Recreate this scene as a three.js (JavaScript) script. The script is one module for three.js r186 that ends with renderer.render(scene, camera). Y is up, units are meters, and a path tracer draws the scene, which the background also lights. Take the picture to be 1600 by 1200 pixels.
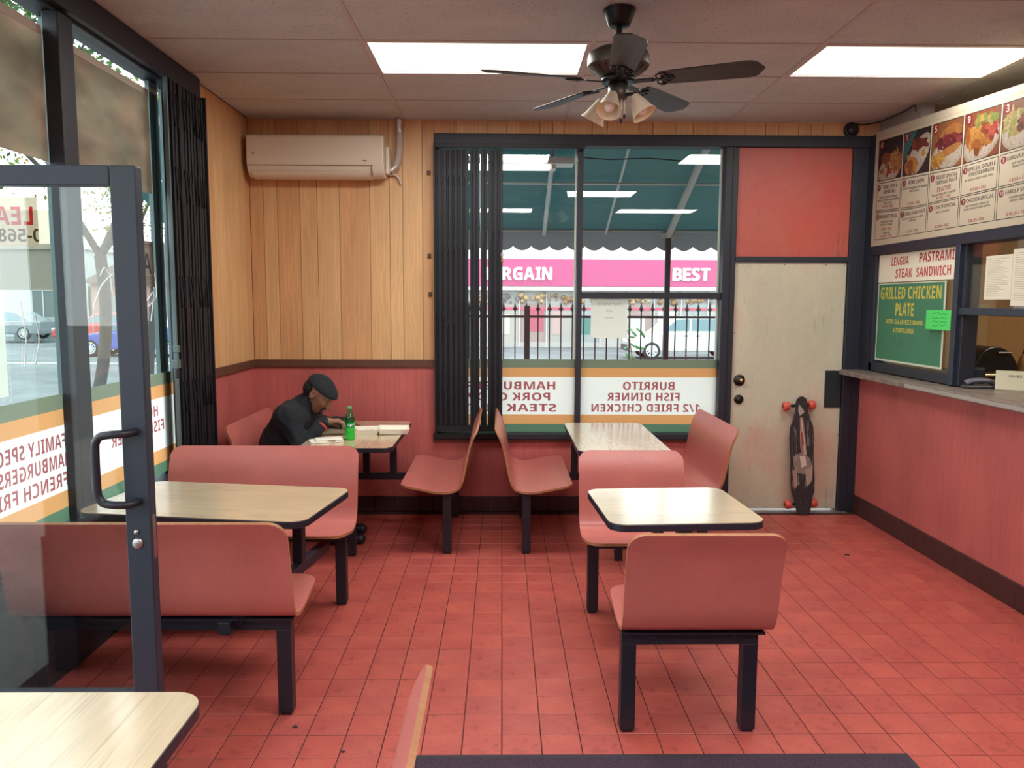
import * as THREE from 'three';
import { RoundedBoxGeometry } from 'three/addons/geometries/RoundedBoxGeometry.js';
import { TextGeometry } from 'three/addons/geometries/TextGeometry.js';
import { FontLoader } from 'three/addons/loaders/FontLoader.js';
import { MarchingCubes } from 'three/addons/objects/MarchingCubes.js';
import { mergeGeometries, mergeVertices } from 'three/addons/utils/BufferGeometryUtils.js';
import { RectAreaLightUniformsLib } from 'three/addons/lights/RectAreaLightUniformsLib.js';

// ---------------------------------------------------------------- camera, sky, exposure
const scene = new THREE.Scene();
const CAM_H = 1.649, PITCH = 0.10425, YAW = 0.01347, ROLL = 0.00414;
const camera = new THREE.PerspectiveCamera(2 * Math.atan(600 / 1221.7) * 180 / Math.PI, 1600 / 1200, 0.05, 300);
camera.position.set(0, CAM_H, 0);
camera.rotation.order = 'YXZ';
camera.rotation.set(-PITCH, -YAW, ROLL);
const renderer = new THREE.WebGLRenderer();
renderer.toneMapping = THREE.LinearToneMapping;
renderer.toneMappingExposure = 1.1;
renderer.shadowMap.enabled = true;
RectAreaLightUniformsLib.init();
scene.background = new THREE.Color().setRGB(4.0, 4.3, 4.4);   // bright overcast sky
const PANEL_LIGHT = 19, PANEL_TINT = [1.0, 0.99, 0.94];
const KITCHEN_LIGHT = 26;

// ---------------------------------------------------------------- helpers
let seed = 12345;
function rnd() { seed = (seed + 0x6d2b79f5) | 0; let t = Math.imul(seed ^ (seed >>> 15), 1 | seed); t = (t + Math.imul(t ^ (t >>> 7), 61 | t)) ^ t; return ((t ^ (t >>> 14)) >>> 0) / 4294967296; }
const rr = (a, b) => a + (b - a) * rnd();
const V = (x, y, z) => new THREE.Vector3(x, y, z);
const lin = (r, g, b) => new THREE.Color().setRGB(r, g, b);
const used = {};
function numbered(n) { if (!(n in used)) { used[n] = 0; return n; } used[n]++; return n + '_' + String(used[n]).padStart(3, '0'); }
function setMeta(o, label, category, group, kind) {
  if (label) o.userData.label = label;
  if (category) o.userData.category = category;
  if (group) o.userData.group = group;
  if (kind) o.userData.kind = kind;
  return o;
}
function thing(name, label, category, pos = [0, 0, 0], turn = 0, group) {
  const o = new THREE.Group(); o.name = numbered(name); scene.add(o);
  o.position.set(...pos); o.rotation.y = turn;
  return setMeta(o, label, category, group);
}
function struct(name, label, category) {
  const o = new THREE.Group(); o.name = numbered(name); scene.add(o);
  return setMeta(o, label, category, null, 'structure');
}
function part(name, geo, mat, parent, label) {
  const m = new THREE.Mesh(geo, mat);
  m.name = parent === scene ? numbered(name) : name;
  m.castShadow = m.receiveShadow = true;
  parent.add(m);
  if (label) m.userData.label = label;
  return m;
}
// texture coordinates in metres, chosen by the way each face points
function metreUV(g, ox = 0, oy = 0) {
  const p = g.attributes.position, n = g.attributes.normal, uv = new Float32Array(p.count * 2);
  for (let i = 0; i < p.count; i++) {
    const ax = Math.abs(n.getX(i)), ay = Math.abs(n.getY(i)), az = Math.abs(n.getZ(i));
    let u, v;
    if (ay >= ax && ay >= az) { u = p.getX(i); v = p.getZ(i); } else if (ax >= az) { u = p.getZ(i); v = p.getY(i); } else { u = p.getX(i); v = p.getY(i); }
    uv[2 * i] = u + ox; uv[2 * i + 1] = v + oy;
  }
  g.setAttribute('uv', new THREE.BufferAttribute(uv, 2));
  return g;
}
function bx(x0, x1, y0, y1, z0, z1, r = 0, ox = 0, oy = 0) {
  const w = Math.abs(x1 - x0), h = Math.abs(y1 - y0), d = Math.abs(z1 - z0);
  const g = r > 0 ? new RoundedBoxGeometry(w, h, d, 2, Math.min(r, w / 2.01, h / 2.01, d / 2.01)) : new THREE.BoxGeometry(w, h, d);
  g.translate((x0 + x1) / 2, (y0 + y1) / 2, (z0 + z1) / 2);
  return metreUV(g, ox, oy);
}
function merge(list) { return mergeGeometries(list.map((g) => { const k = g.index ? g.toNonIndexed() : g; for (const a of Object.keys(k.attributes)) if (!['position', 'normal', 'uv'].includes(a)) k.deleteAttribute(a); return k; })); }
function tube(points, r, seg = 24, rad = 8, closed = false) { return new THREE.TubeGeometry(new THREE.CatmullRomCurve3(points.map((p) => V(...p)), closed, 'catmullrom', 0.3), seg, r, rad, closed); }
function rod(a, b, r, rad = 10, r2 = r) {
  const A = V(...a), B = V(...b), d = B.clone().sub(A), g = new THREE.CylinderGeometry(r2, r, d.length(), rad);
  g.applyQuaternion(new THREE.Quaternion().setFromUnitVectors(V(0, 1, 0), d.clone().normalize()));
  g.translate(...A.add(B).multiplyScalar(0.5).toArray());
  return g;
}
function bar(a, b, w, h) { // square bar from a to b
  const A = V(...a), B = V(...b), d = B.clone().sub(A), g = new THREE.BoxGeometry(w, d.length(), h);
  g.applyQuaternion(new THREE.Quaternion().setFromUnitVectors(V(0, 1, 0), d.clone().normalize()));
  g.translate(...A.add(B).multiplyScalar(0.5).toArray());
  return metreUV(g);
}
function lathe(pts, seg = 32) { return new THREE.LatheGeometry(pts.map(([r, y]) => new THREE.Vector2(r, y)), seg); }

// ---------------------------------------------------------------- noise and textures
function hash(x, y, s) { let h = Math.imul(x, 374761393) ^ Math.imul(y, 668265263) ^ Math.imul(s, 2147483647 ^ 0x5bd1e995); h = Math.imul(h ^ (h >>> 13), 1274126177); return ((h ^ (h >>> 16)) >>> 0) / 4294967296; }
function vnoise(x, y, px, py, s) { // periodic in px, py lattice cells
  const xi = Math.floor(x), yi = Math.floor(y), fx = x - xi, fy = y - yi, u = fx * fx * (3 - 2 * fx), v = fy * fy * (3 - 2 * fy);
  const w = (a, n) => ((a % n) + n) % n, x0 = w(xi, px), x1 = w(xi + 1, px), y0 = w(yi, py), y1 = w(yi + 1, py);
  const a = hash(x0, y0, s), b = hash(x1, y0, s), c = hash(x0, y1, s), d = hash(x1, y1, s);
  return a + (b - a) * u + (c - a) * v + (a - b - c + d) * u * v;
}
function fbm(u, v, fx, fy, oct, s) { let t = 0, a = 0.5, n = 0; for (let o = 0; o < oct; o++) { t += a * vnoise(u * fx, v * fy, fx, fy, s + o); n += a; a *= 0.5; fx *= 2; fy *= 2; } return t / n; }
function dataTex(w, h, fn, srgb = true, rep = [1, 1]) {
  const d = new Uint8Array(w * h * 4);
  for (let y = 0; y < h; y++) for (let x = 0; x < w; x++) {
    const c = fn((x + 0.5) / w, (y + 0.5) / h, x, y), i = (y * w + x) * 4;
    d[i] = Math.max(0, Math.min(255, c[0])); d[i + 1] = Math.max(0, Math.min(255, c[1])); d[i + 2] = Math.max(0, Math.min(255, c[2])); d[i + 3] = 255;
  }
  const t = new THREE.DataTexture(d, w, h); t.magFilter = THREE.LinearFilter; t.minFilter = THREE.LinearFilter;
  t.wrapS = t.wrapT = THREE.RepeatWrapping; if (srgb) t.colorSpace = THREE.SRGBColorSpace;
  t.repeat.set(...rep); t.needsUpdate = true; return t;
}
function canvasTex(w, h, draw) {
  const c = document.createElement('canvas'); c.width = w; c.height = h;
  const g = c.getContext('2d'); draw(g, w, h);
  const t = new THREE.CanvasTexture(c); t.colorSpace = THREE.SRGBColorSpace; return t;
}
const std = (o) => new THREE.MeshStandardMaterial(o);
const phy = (o) => new THREE.MeshPhysicalMaterial(o);

// wood-grain panel print: fine vertical streaks and some cathedral figure (1 repeat = 0.5 m x 2 m)
const grainTex = dataTex(256, 1024, (u, v) => {
  const f = fbm(u, v, 64, 6, 3, 3), c = fbm(u, v, 6, 3, 3, 9), k = Math.sin((u * 14 + c * 5) * 6.283 + f * 2) * 0.5 + 0.5;
  const t = 0.9 + 0.10 * (f - 0.5) + 0.035 * (k - 0.5) * (0.4 + c) + 0.10 * (c - 0.5);
  return [255 * t * 1.04, 255 * t * 0.98, 255 * t * 0.9];
}, true, [2, 0.5]);
const laminateTex = dataTex(512, 512, (u, v) => {
  const f = fbm(u, v, 6, 90, 3, 21), c = fbm(u, v, 3, 10, 3, 29), d = fbm(u, v, 4, 160, 2, 33);
  let t = 0.93 + 0.08 * (f - 0.5) + 0.1 * (c - 0.5);
  if (d > 0.68) t -= (d - 0.68) * 0.45;
  return [255 * t * 1.02, 255 * t * 0.99, 255 * t * 0.95];
}, true, [1, 1]);
const tileTex = dataTex(512, 512, (u, v) => {
  const f = fbm(u, v, 8, 8, 4, 41), s = fbm(u, v, 128, 128, 2, 47), g = fbm(u, v, 24, 24, 3, 51);
  let t = 0.9 + 0.10 * (f - 0.5) + 0.10 * (s - 0.5);
  if (g > 0.68) t -= (g - 0.68) * 0.5;
  return [255 * t, 255 * t * (0.97 + 0.1 * (f - 0.5)), 255 * t * 0.97];
}, true, [1, 1]);
const roughNoise = dataTex(256, 256, (u, v) => { const f = fbm(u, v, 6, 6, 5, 61), t = 255 * (0.45 + 0.7 * (f - 0.3)); return [t, t, t]; }, false, [1.4, 1.4]);
const ceilTex = dataTex(512, 512, (u, v) => {
  const f = fbm(u, v, 5, 5, 3, 71), s = fbm(u, v, 200, 200, 2, 77), p = hash(Math.floor(u * 170), Math.floor(v * 170), 79);
  let t = 0.9 + 0.08 * (f - 0.5) + 0.12 * (s - 0.5);
  if (p > 0.972) t -= 0.3 * (p - 0.972) / 0.028;
  return [255 * t, 255 * t * 0.985, 255 * t * 0.97];
}, true, [1.2, 1.2]);
const ceilBump = dataTex(512, 512, (u, v) => { const s = fbm(u, v, 200, 200, 2, 77), p = hash(Math.floor(u * 170), Math.floor(v * 170), 79); const t = 200 + 60 * (s - 0.5) - (p > 0.972 ? 160 : 0); return [t, t, t]; }, false, [1.2, 1.2]);
const wainscotTex = dataTex(512, 512, (u, v) => {
  const f = fbm(u, v, 90, 4, 3, 81), c = fbm(u, v, 4, 3, 3, 87), t = 0.9 + 0.10 * (f - 0.5) + 0.12 * (c - 0.5);
  return [255 * t, 255 * t * 0.98, 255 * t * 0.97];
}, true, [1, 1]);
const wainscotBump = dataTex(512, 64, (u, v) => { const k = (u * 12) % 1, g = (k < 0.06 ? 40 : 205) + 40 * (fbm(u, v, 128, 2, 2, 91) - 0.5); return [g, g, g]; }, false, [1, 1]);
const scuffTex = dataTex(512, 512, (u, v) => {
  const f = fbm(u, v, 5, 4, 4, 101), s = fbm(u, v, 60, 60, 2, 107), k = fbm(u, v, 30, 12, 3, 109);
  let t = 0.93 + 0.1 * (f - 0.5) + 0.04 * (s - 0.5); let y = 1;
  if (k > 0.76) t -= (k - 0.76) * 0.7;
  if (f > 0.6) y -= (f - 0.6) * 0.5;
  return [255 * t, 255 * t * (0.98 * y + 0.02), 255 * t * y * 0.97];
}, true, [0.8, 0.5]);
const scratchTex = dataTex(512, 512, (u, v) => {
  const f = fbm(u, v, 120, 5, 3, 111), c = fbm(u, v, 6, 5, 3, 117);
  let t = 0.6 + 0.25 * (c - 0.5); if (f > 0.71) t += (f - 0.71) * 3.2 * c; return [255 * t, 255 * t, 255 * t * 1.02];
}, true, [2.2, 0.8]);
const benchTex = dataTex(512, 512, (u, v) => { const f = fbm(u, v, 6, 6, 4, 141), s = fbm(u, v, 160, 160, 2, 147), t = 0.93 + 0.07 * (f - 0.5) + 0.07 * (s - 0.5); return [255 * t, 255 * t, 255 * t]; }, true, [1.3, 1.3]);
const asphaltTex = dataTex(512, 512, (u, v) => { const f = fbm(u, v, 5, 5, 4, 121), s = fbm(u, v, 150, 150, 2, 127), t = 0.8 + 0.25 * (f - 0.5) + 0.2 * (s - 0.5); return [255 * t, 255 * t, 255 * t]; }, true, [0.2, 0.2]);
const stoneTex = dataTex(256, 256, (u, v) => { const f = fbm(u, v, 12, 12, 4, 131), s = fbm(u, v, 90, 90, 2, 137), t = 0.75 + 0.4 * (f - 0.5) + 0.3 * (s - 0.5); return [255 * t, 255 * t * 0.98, 255 * t * 0.95]; }, true, [2.5, 2.5]);

// ---------------------------------------------------------------- materials
const M = {
  black: phy({ color: lin(0.011, 0.014, 0.024), roughness: 0.42, map: null, bumpMap: roughNoise, bumpScale: 0.0004 }),
  blackFrame: std({ color: lin(0.016, 0.02, 0.032), roughness: 0.5, bumpMap: roughNoise, bumpScale: 0.0006 }),
  gate: std({ color: lin(0.024, 0.03, 0.044), map: scratchTex, roughness: 0.55, metalness: 0.15 }),
  alu: std({ color: lin(0.10, 0.15, 0.155), roughness: 0.5, metalness: 0.2 }),
  doorFrame: std({ color: lin(0.022, 0.032, 0.05), roughness: 0.42, metalness: 0.1, bumpMap: roughNoise, bumpScale: 0.0003 }),
  red: phy({ color: lin(0.57, 0.168, 0.145), roughness: 0.34, map: benchTex, bumpMap: roughNoise, bumpScale: 0.0003 }),
  ply: std({ color: lin(0.42, 0.21, 0.11), roughness: 0.5, map: grainTex }),
  wainscot: std({ color: lin(0.62, 0.16, 0.15), map: wainscotTex, bumpMap: wainscotBump, bumpScale: 0.0012, roughness: 0.5 }),
  redPanel: std({ color: lin(0.56, 0.125, 0.10), map: scuffTex, roughness: 0.45 }),
  trim: std({ color: lin(0.13, 0.062, 0.042), map: grainTex, roughness: 0.55 }),
  table: phy({ color: lin(0.68, 0.58, 0.43), map: laminateTex, roughness: 0.26, ior: 1.9, clearcoat: 1.0, clearcoatRoughness: 0.17 }),
  edgeBand: std({ color: lin(0.013, 0.016, 0.028), roughness: 0.35 }),
  grout: std({ color: lin(0.045, 0.014, 0.012), roughness: 0.95 }),
  baseTile: std({ color: lin(0.075, 0.028, 0.026), map: tileTex, roughness: 0.5 }),
  ceiling: std({ color: lin(0.66, 0.70, 0.71), map: ceilTex, bumpMap: ceilBump, bumpScale: 0.0015, roughness: 0.95 }),
  gridBar: std({ color: lin(0.5, 0.45, 0.43), roughness: 0.6 }),
  plaster: std({ color: lin(0.35, 0.3, 0.27), roughness: 0.9 }),
  door: std({ color: lin(0.64, 0.60, 0.49), map: scuffTex, roughness: 0.5 }),
  brass: std({ color: lin(0.5, 0.36, 0.16), metalness: 1, roughness: 0.35 }),
  steel: std({ color: lin(0.5, 0.5, 0.5), metalness: 1, roughness: 0.35 }),
  bronze: std({ color: lin(0.03, 0.025, 0.022), metalness: 0.6, roughness: 0.4 }),
  glass: phy({ color: lin(0.93, 0.96, 0.95), roughness: 0.0, transmission: 1, thickness: 0, ior: 1.5 }),
  paper: std({ color: lin(0.78, 0.76, 0.68), roughness: 0.8 }),
};
const glossOf = (o) => phy(Object.assign({ roughness: 0.4 }, o));

// ================================================================ SETTING
const XL = -1.91, XR = 2.80, ZB = -6.06, H = 3.01, ZF = 1.4;

// ---------------------------------------------------------------- floor
{
  const floor = struct('floor', 'red quarry tile floor with dark joints', 'floor');
  part('grout_bed', bx(XL - 0.16, XR + 0.3, -0.12, -0.0022, ZB - 0.16, ZF, 0), M.grout, floor);
  const w = 0.14887, x0 = 0.0048, z0 = -4.3311, gap = 0.0034;
  function tileGeo(sx, sz, k) { // bevelled slab, top at y = 0
    const a = sx / 2, b = sz / 2, e = 0.0018, y0 = -0.006, pos = [], nor = [], uv = [];
    const ou = hash(k, 3, 5), ov = hash(k, 7, 9);
    const quad = (P, n) => { for (const i of [0, 1, 2, 0, 2, 3]) { pos.push(...P[i]); nor.push(...n); uv.push(P[i][0] + ou, P[i][2] + ov); } };
    quad([[-a + e, 0, b - e], [a - e, 0, b - e], [a - e, 0, -b + e], [-a + e, 0, -b + e]], [0, 1, 0]);
    const q = 0.7071;
    quad([[-a, -e, b], [a, -e, b], [a - e, 0, b - e], [-a + e, 0, b - e]], [0, q, q]);
    quad([[a, -e, -b], [-a, -e, -b], [-a + e, 0, -b + e], [a - e, 0, -b + e]], [0, q, -q]);
    quad([[a, -e, b], [a, -e, -b], [a - e, 0, -b + e], [a - e, 0, b - e]], [q, q, 0]);
    quad([[-a, -e, -b], [-a, -e, b], [-a + e, 0, b - e], [-a + e, 0, -b + e]], [-q, q, 0]);
    quad([[-a, y0, b], [a, y0, b], [a, -e, b], [-a, -e, b]], [0, 0, 1]);
    quad([[a, y0, -b], [-a, y0, -b], [-a, -e, -b], [a, -e, -b]], [0, 0, -1]);
    quad([[a, y0, b], [a, y0, -b], [a, -e, -b], [a, -e, b]], [1, 0, 0]);
    quad([[-a, y0, -b], [-a, y0, b], [-a, -e, b], [-a, -e, -b]], [-1, 0, 0]);
    const g = new THREE.BufferGeometry();
    g.setAttribute('position', new THREE.Float32BufferAttribute(pos, 3)); g.setAttribute('normal', new THREE.Float32BufferAttribute(nor, 3)); g.setAttribute('uv', new THREE.Float32BufferAttribute(uv, 2));
    return g;
  }
  const variants = [0, 1, 2, 3, 4, 5].map((k) => tileGeo(w - gap, w - gap, k));
  const tones = [[0.57, 0.118, 0.094], [0.55, 0.112, 0.09], [0.59, 0.124, 0.098], [0.535, 0.114, 0.095]].map((c) => phy({ color: lin(...c), map: tileTex, roughness: 0.42, bumpMap: roughNoise, bumpScale: 0.00025 }));
  camera.updateMatrixWorld(); camera.updateProjectionMatrix();
  const cells = [];
  for (let i = -13; i <= 18; i++) for (let j = -12; j <= 38; j++) {
    const cx = x0 + (i + 0.5) * w, cz = z0 + (j + 0.5) * w;
    if (cx < XL - 0.02 || cx > XR + 0.02 || cz < ZB + 0.02 || cz > ZF) continue;
    const p = V(cx, 0, cz).project(camera), seen = p.z < 1 && Math.abs(p.x) < 1.04 && Math.abs(p.y) < 1.05 && cz < -0.3;
    cells.push({ cx, cz, seen, d: Math.hypot(cx, cz) });
  }
  cells.sort((a, b) => (b.seen - a.seen) || (a.d - b.d));
  const rest = [[], [], [], []];
  cells.forEach((c, n) => {
    const k = Math.floor(rnd() * 6), m = Math.floor(rnd() * 4), dy = rr(-0.0006, 0.0004);
    if (n < 300 && c.seen) { const t = part('tile', variants[k], tones[m], floor); t.position.set(c.cx, dy, c.cz); }
    else rest[m].push(variants[k].clone().translate(c.cx, dy, c.cz));
  });
  const g = mergeGeometries(rest.map((r) => mergeGeometries(r)), true);
  const far = new THREE.Mesh(g, tones); far.name = 'far_tiles'; far.userData.kind = 'stuff'; far.castShadow = far.receiveShadow = true; floor.add(far);
  // trodden-in gum and dirt spots near the entrance
  const spot = std({ color: lin(0.02, 0.014, 0.014), roughness: 0.8 });
  for (const [x, z, s] of [[-0.62, -2.34, 0.02], [-0.52, -2.42, 0.016], [-0.71, -2.56, 0.012], [-0.66, -2.16, 0.018], [-0.44, -2.5, 0.01], [-0.38, -2.62, 0.014], [-0.58, -2.73, 0.009], [2.28, -4.98, 0.02], [1.98, -5.4, 0.01], [-0.8, -2.9, 0.012]]) {
    const sh = new THREE.Shape(); for (let i = 0; i <= 14; i++) { const a = i / 14 * Math.PI * 2, q = s * (i === 14 || i === 0 ? 1 : rr(0.55, 1.25)); i ? sh.lineTo(q * Math.cos(a), q * Math.sin(a)) : sh.moveTo(q, 0); }
    const gg = new THREE.ExtrudeGeometry(sh, { depth: 0.0012, bevelEnabled: false }); gg.rotateX(-Math.PI / 2);
    part('gum_spot', gg, spot, floor).position.set(x, 0.0002, z);
  }
}

// ---------------------------------------------------------------- wood-plank panelling
const plankTones = [[0.78, 0.55, 0.32], [0.75, 0.52, 0.30], [0.72, 0.46, 0.26], [0.80, 0.58, 0.34], [0.77, 0.54, 0.315]].map((c) => std({ color: lin(...c), map: grainTex, roughness: 0.5 }));
function plank(parent, a, b, y0, y1, place) { // place(geometry) turns a plank built on x into its wall
  const g = bx(a + 0.0016, b - 0.0016, y0, y1, 0, 0.009, 0.002, rnd() * 5, rnd() * 5);
  place(g);
  part('plank', g, plankTones[Math.floor(rnd() * plankTones.length)], parent);
}
const grooveSteps = [0.105, 0.176, 0.13, 0.17, 0.228, 0.151, 0.1, 0.15, 0.097, 0.088, 0.21, 0.115, 0.24];

// ---------------------------------------------------------------- back wall
{
  const w = struct('wall_back', 'back wall of wood-grain planks above a red wainscot', 'wall');
  const zb = ZB - 0.15;
  part('wall_body', bx(XL - 0.17, -0.53, -0.1, H + 0.12, zb, ZB - 0.01), M.plaster, w);
  part('wall_body', bx(-0.53, 1.70, -0.1, 0.585, zb, ZB - 0.01), M.plaster, w);
  part('wall_body', bx(-0.53, 2.95, 2.905, H + 0.12, zb, ZB - 0.01), M.plaster, w);
  const toBack = (g) => g.translate(0, 0, ZB - 0.009);
  const xs = [-1.91, -1.81, -1.705, -1.535, -1.405, -1.235, -1.005, -0.855, -0.755, -0.605, -0.515];
  for (let i = 0; i + 1 < xs.length; i++) plank(w, xs[i], xs[i + 1], 1.2, H, toBack);
  let x = -0.515, k = 3;
  while (x < 2.9) { const n = Math.min(2.93, x + grooveSteps[k++ % grooveSteps.length]); plank(w, x, n, 2.905, H, toBack); x = n; }
  part('wainscot_panel', bx(XL, -0.51, 0.12, 1.145, ZB - 0.01, ZB + 0.002), M.wainscot, w);
  part('wainscot_panel', bx(-0.51, 1.745, 0.12, 0.585, ZB - 0.01, ZB + 0.002), M.wainscot, w);
  for (const [a, b] of [[2.775, 1.85], [2.79, 2.03], [1.72, 2.36], [-0.553, 2.62], [-0.553, 2.0], [-0.548, 1.71]]) { // small brown blocks and screws beside the window
    if (a < 0) part('screw_block', bx(a - 0.015, a + 0.012, b - 0.015, b + 0.015, ZB, ZB + 0.018, 0.003), M.trim, w);
  }
  const t = struct('trim_1', 'dark brown chair rail along the back wall', 'chair rail');
  part('rail', bx(XL, -0.515, 1.143, 1.203, ZB, ZB + 0.018, 0.004), M.trim, t);
  const b = struct('baseboard_back', 'dark tile base along the back wall', 'baseboard');
  for (let i = 0; i < 24; i++) { const a = XL + i * 0.1525; if (a + 0.15 > 1.76) break; part('tile', bx(a, a + 0.1495, 0, 0.125, ZB - 0.01, ZB + 0.012, 0.004, rnd(), rnd()), M.baseTile, b); }
}

// ---------------------------------------------------------------- left wall (panelled end and storefront sill)
{
  const w = struct('wall_left', 'left wall with wood-grain planks beside the storefront', 'wall');
  part('wall_body', bx(XL - 0.055, XL - 0.01, -0.1, H + 0.12, ZB - 0.15, -4.72), M.plaster, w);
  part('sill_wall', bx(XL - 0.14, XL - 0.01, -0.1, 0.60, -4.72, -2.42), M.blackFrame, w);
  part('sill_wall', bx(XL - 0.14, XL - 0.01, -0.1, 0.60, -1.42, ZF), M.blackFrame, w);
  part('wall_body', bx(XL - 0.14, XL - 0.01, 2.96, H + 0.12, -4.72, ZF), M.plaster, w);
  const toLeft = (g) => { g.rotateY(Math.PI / 2); g.translate(XL - 0.009, 0, 0); }; // built x -> -z
  const zs = [4.72, 4.81, 4.9, 5.05, 5.14, 5.22, 5.33, 5.49, 5.61, 5.79, 5.93, 6.06];
  for (let i = 0; i + 1 < zs.length; i++) plank(w, zs[i], zs[i + 1], 1.2, H, toLeft);
  part('wainscot_panel', bx(XL - 0.01, XL + 0.002, 0.12, 1.145, ZB, -4.72), M.wainscot, w);
  const t = struct('trim_2', 'dark brown chair rail along the left wall', 'chair rail');
  part('rail', bx(XL, XL + 0.018, 1.143, 1.203, ZB + 0.019, -4.72, 0.004), M.trim, t);
}

// ---------------------------------------------------------------- counter wall on the right
{
  const w = struct('wall_right', 'red wainscot counter wall below the order window', 'wall');
  part('counter_front', bx(XR, XR + 0.012, 0.14, 1.10, ZB + 0.01, ZF), M.wainscot, w);
  part('wall_body', bx(XR + 0.012, XR + 0.14, -0.1, 1.10, ZB + 0.01, ZF), M.plaster, w);
  part('upper_wall', bx(XR + 0.06, XR + 0.15, 2.08, H, ZB + 0.01, -5.46), M.plaster, w);
  part('corner_post', bx(XR - 0.02, XR + 0.15, 1.135, 2.9, ZB + 0.01, -5.9), M.blackFrame, w);
  part('side_wall', bx(XR + 0.03, XR + 0.15, 1.10, 2.08, -2.6, ZF), M.plaster, w);
  const b = struct('baseboard_right', 'dark tile base along the counter', 'baseboard');
  for (let i = 0; i < 48; i++) { const a = ZB + 0.02 + i * 0.1525; if (a > ZF - 0.2) break; part('tile', bx(XR - 0.014, XR + 0.012, 0, 0.146, a, a + 0.1495, 0.005, rnd(), rnd()), M.baseTile, b); }
}

// ---------------------------------------------------------------- wall behind the camera
{
  const w = struct('wall_front', 'plain wall behind the viewer', 'wall');
  part('wall_body', bx(XL - 0.17, 6.0, -0.1, H + 0.12, ZF, ZF + 0.15), M.wainscot, w);
}

// ---------------------------------------------------------------- ceiling: 2 x 4 foot lay-in tiles
const LIGHTS = [[0, -4.879, 1.15], [2, -4.879, 0.62], [1, -2.44, 1.0], [0, -0.612, 1.0], [2, -0.612, 0.62]];   // column, row, strength of its ageing tubes
{
  const c = struct('ceiling', 'suspended ceiling of speckled lay-in tiles', 'ceiling');
  part('slab', bx(XL - 0.17, 6.0, H + 0.16, H + 0.24, ZB - 0.15, ZF + 0.15), M.plaster, c);
  const cols = [XL, -0.742, 0.4772, 1.6964, 2.9156, 4.1348, 5.354, 5.9], rows = [ZB, -5.4885]; while (rows[rows.length - 1] < ZF - 0.3) rows.push(rows[rows.length - 1] + 0.6096); rows.push(ZF);
  for (let i = 0; i + 1 < cols.length; i++) for (let j = 0; j + 1 < rows.length; j++) {
    if (LIGHTS.some(([k, z]) => k + 1 === i && Math.abs(z - rows[j]) < 0.05)) continue;
    part('ceiling_tile', bx(cols[i] + 0.008, cols[i + 1] - 0.008, H + 0.001, H + 0.016, rows[j] + 0.008, rows[j + 1] - 0.008, 0, rnd() * 3, rnd() * 3), M.ceiling, c);
  }
  for (let i = 1; i < 7; i++) part('grid_bar', bx(cols[i] - 0.012, cols[i] + 0.012, H - 0.004, H + 0.0008, ZB, ZF), M.gridBar, c);
  for (let j = 1; j + 1 < rows.length; j++) for (let i = 0; i + 1 < cols.length; i++) part('grid_bar', bx(cols[i] + 0.0125, cols[i + 1] - 0.0125, H - 0.0035, H + 0.0008, rows[j] - 0.01, rows[j] + 0.01), M.gridBar, c);
  part('wall_angle', bx(XL, 5.9, H - 0.004, H + 0.001, ZB, ZB + 0.02), M.gridBar, c);
}
// lay-in light panels; the two in view and three over the viewer that the window mirrors
{
  const lens = std({ color: lin(0.8, 0.78, 0.68), roughness: 0.6, emissive: lin(1.0, 0.95, 0.76), emissiveIntensity: 1.2 });
  const names = ['bright light panel in the ceiling left of the fan', 'bright light panel in the ceiling above the menu board', 'ceiling light panel overhead, mirrored across the mullion of the back window', 'ceiling light panel overhead on the storefront side, mirrored beside the folding gate', 'ceiling light panel overhead on the counter side, mirrored lowest in the right pane'];
  LIGHTS.forEach(([k, z, power], n) => {
    const x0 = -0.742 + 1.2192 * k, t = thing('ceiling_light', names[n], 'light panel', [x0 + 0.6096, H, z + 0.3048], 0, 'fluorescent light panels in the ceiling');
    part('housing', bx(-0.59, 0.59, 0.06, 0.14, -0.285, 0.285), M.plaster, t);
    part('lens_frame', merge([bx(-0.597, -0.58, -0.002, 0.06, -0.292, 0.292), bx(0.58, 0.597, -0.002, 0.06, -0.292, 0.292), bx(-0.58, 0.58, -0.002, 0.06, -0.292, -0.276), bx(-0.58, 0.58, -0.002, 0.06, 0.276, 0.292)]), M.gridBar, t);
    part('lens', bx(-0.58, 0.58, 0.006, 0.012, -0.276, 0.276), lens, t);
    const l = new THREE.RectAreaLight(lin(...PANEL_TINT), PANEL_LIGHT * power, 1.15, 0.545);
    l.position.set(0, 0.003, 0); l.rotation.x = -Math.PI / 2; l.name = 'panel_glow'; t.add(l);
  });
}

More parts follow.
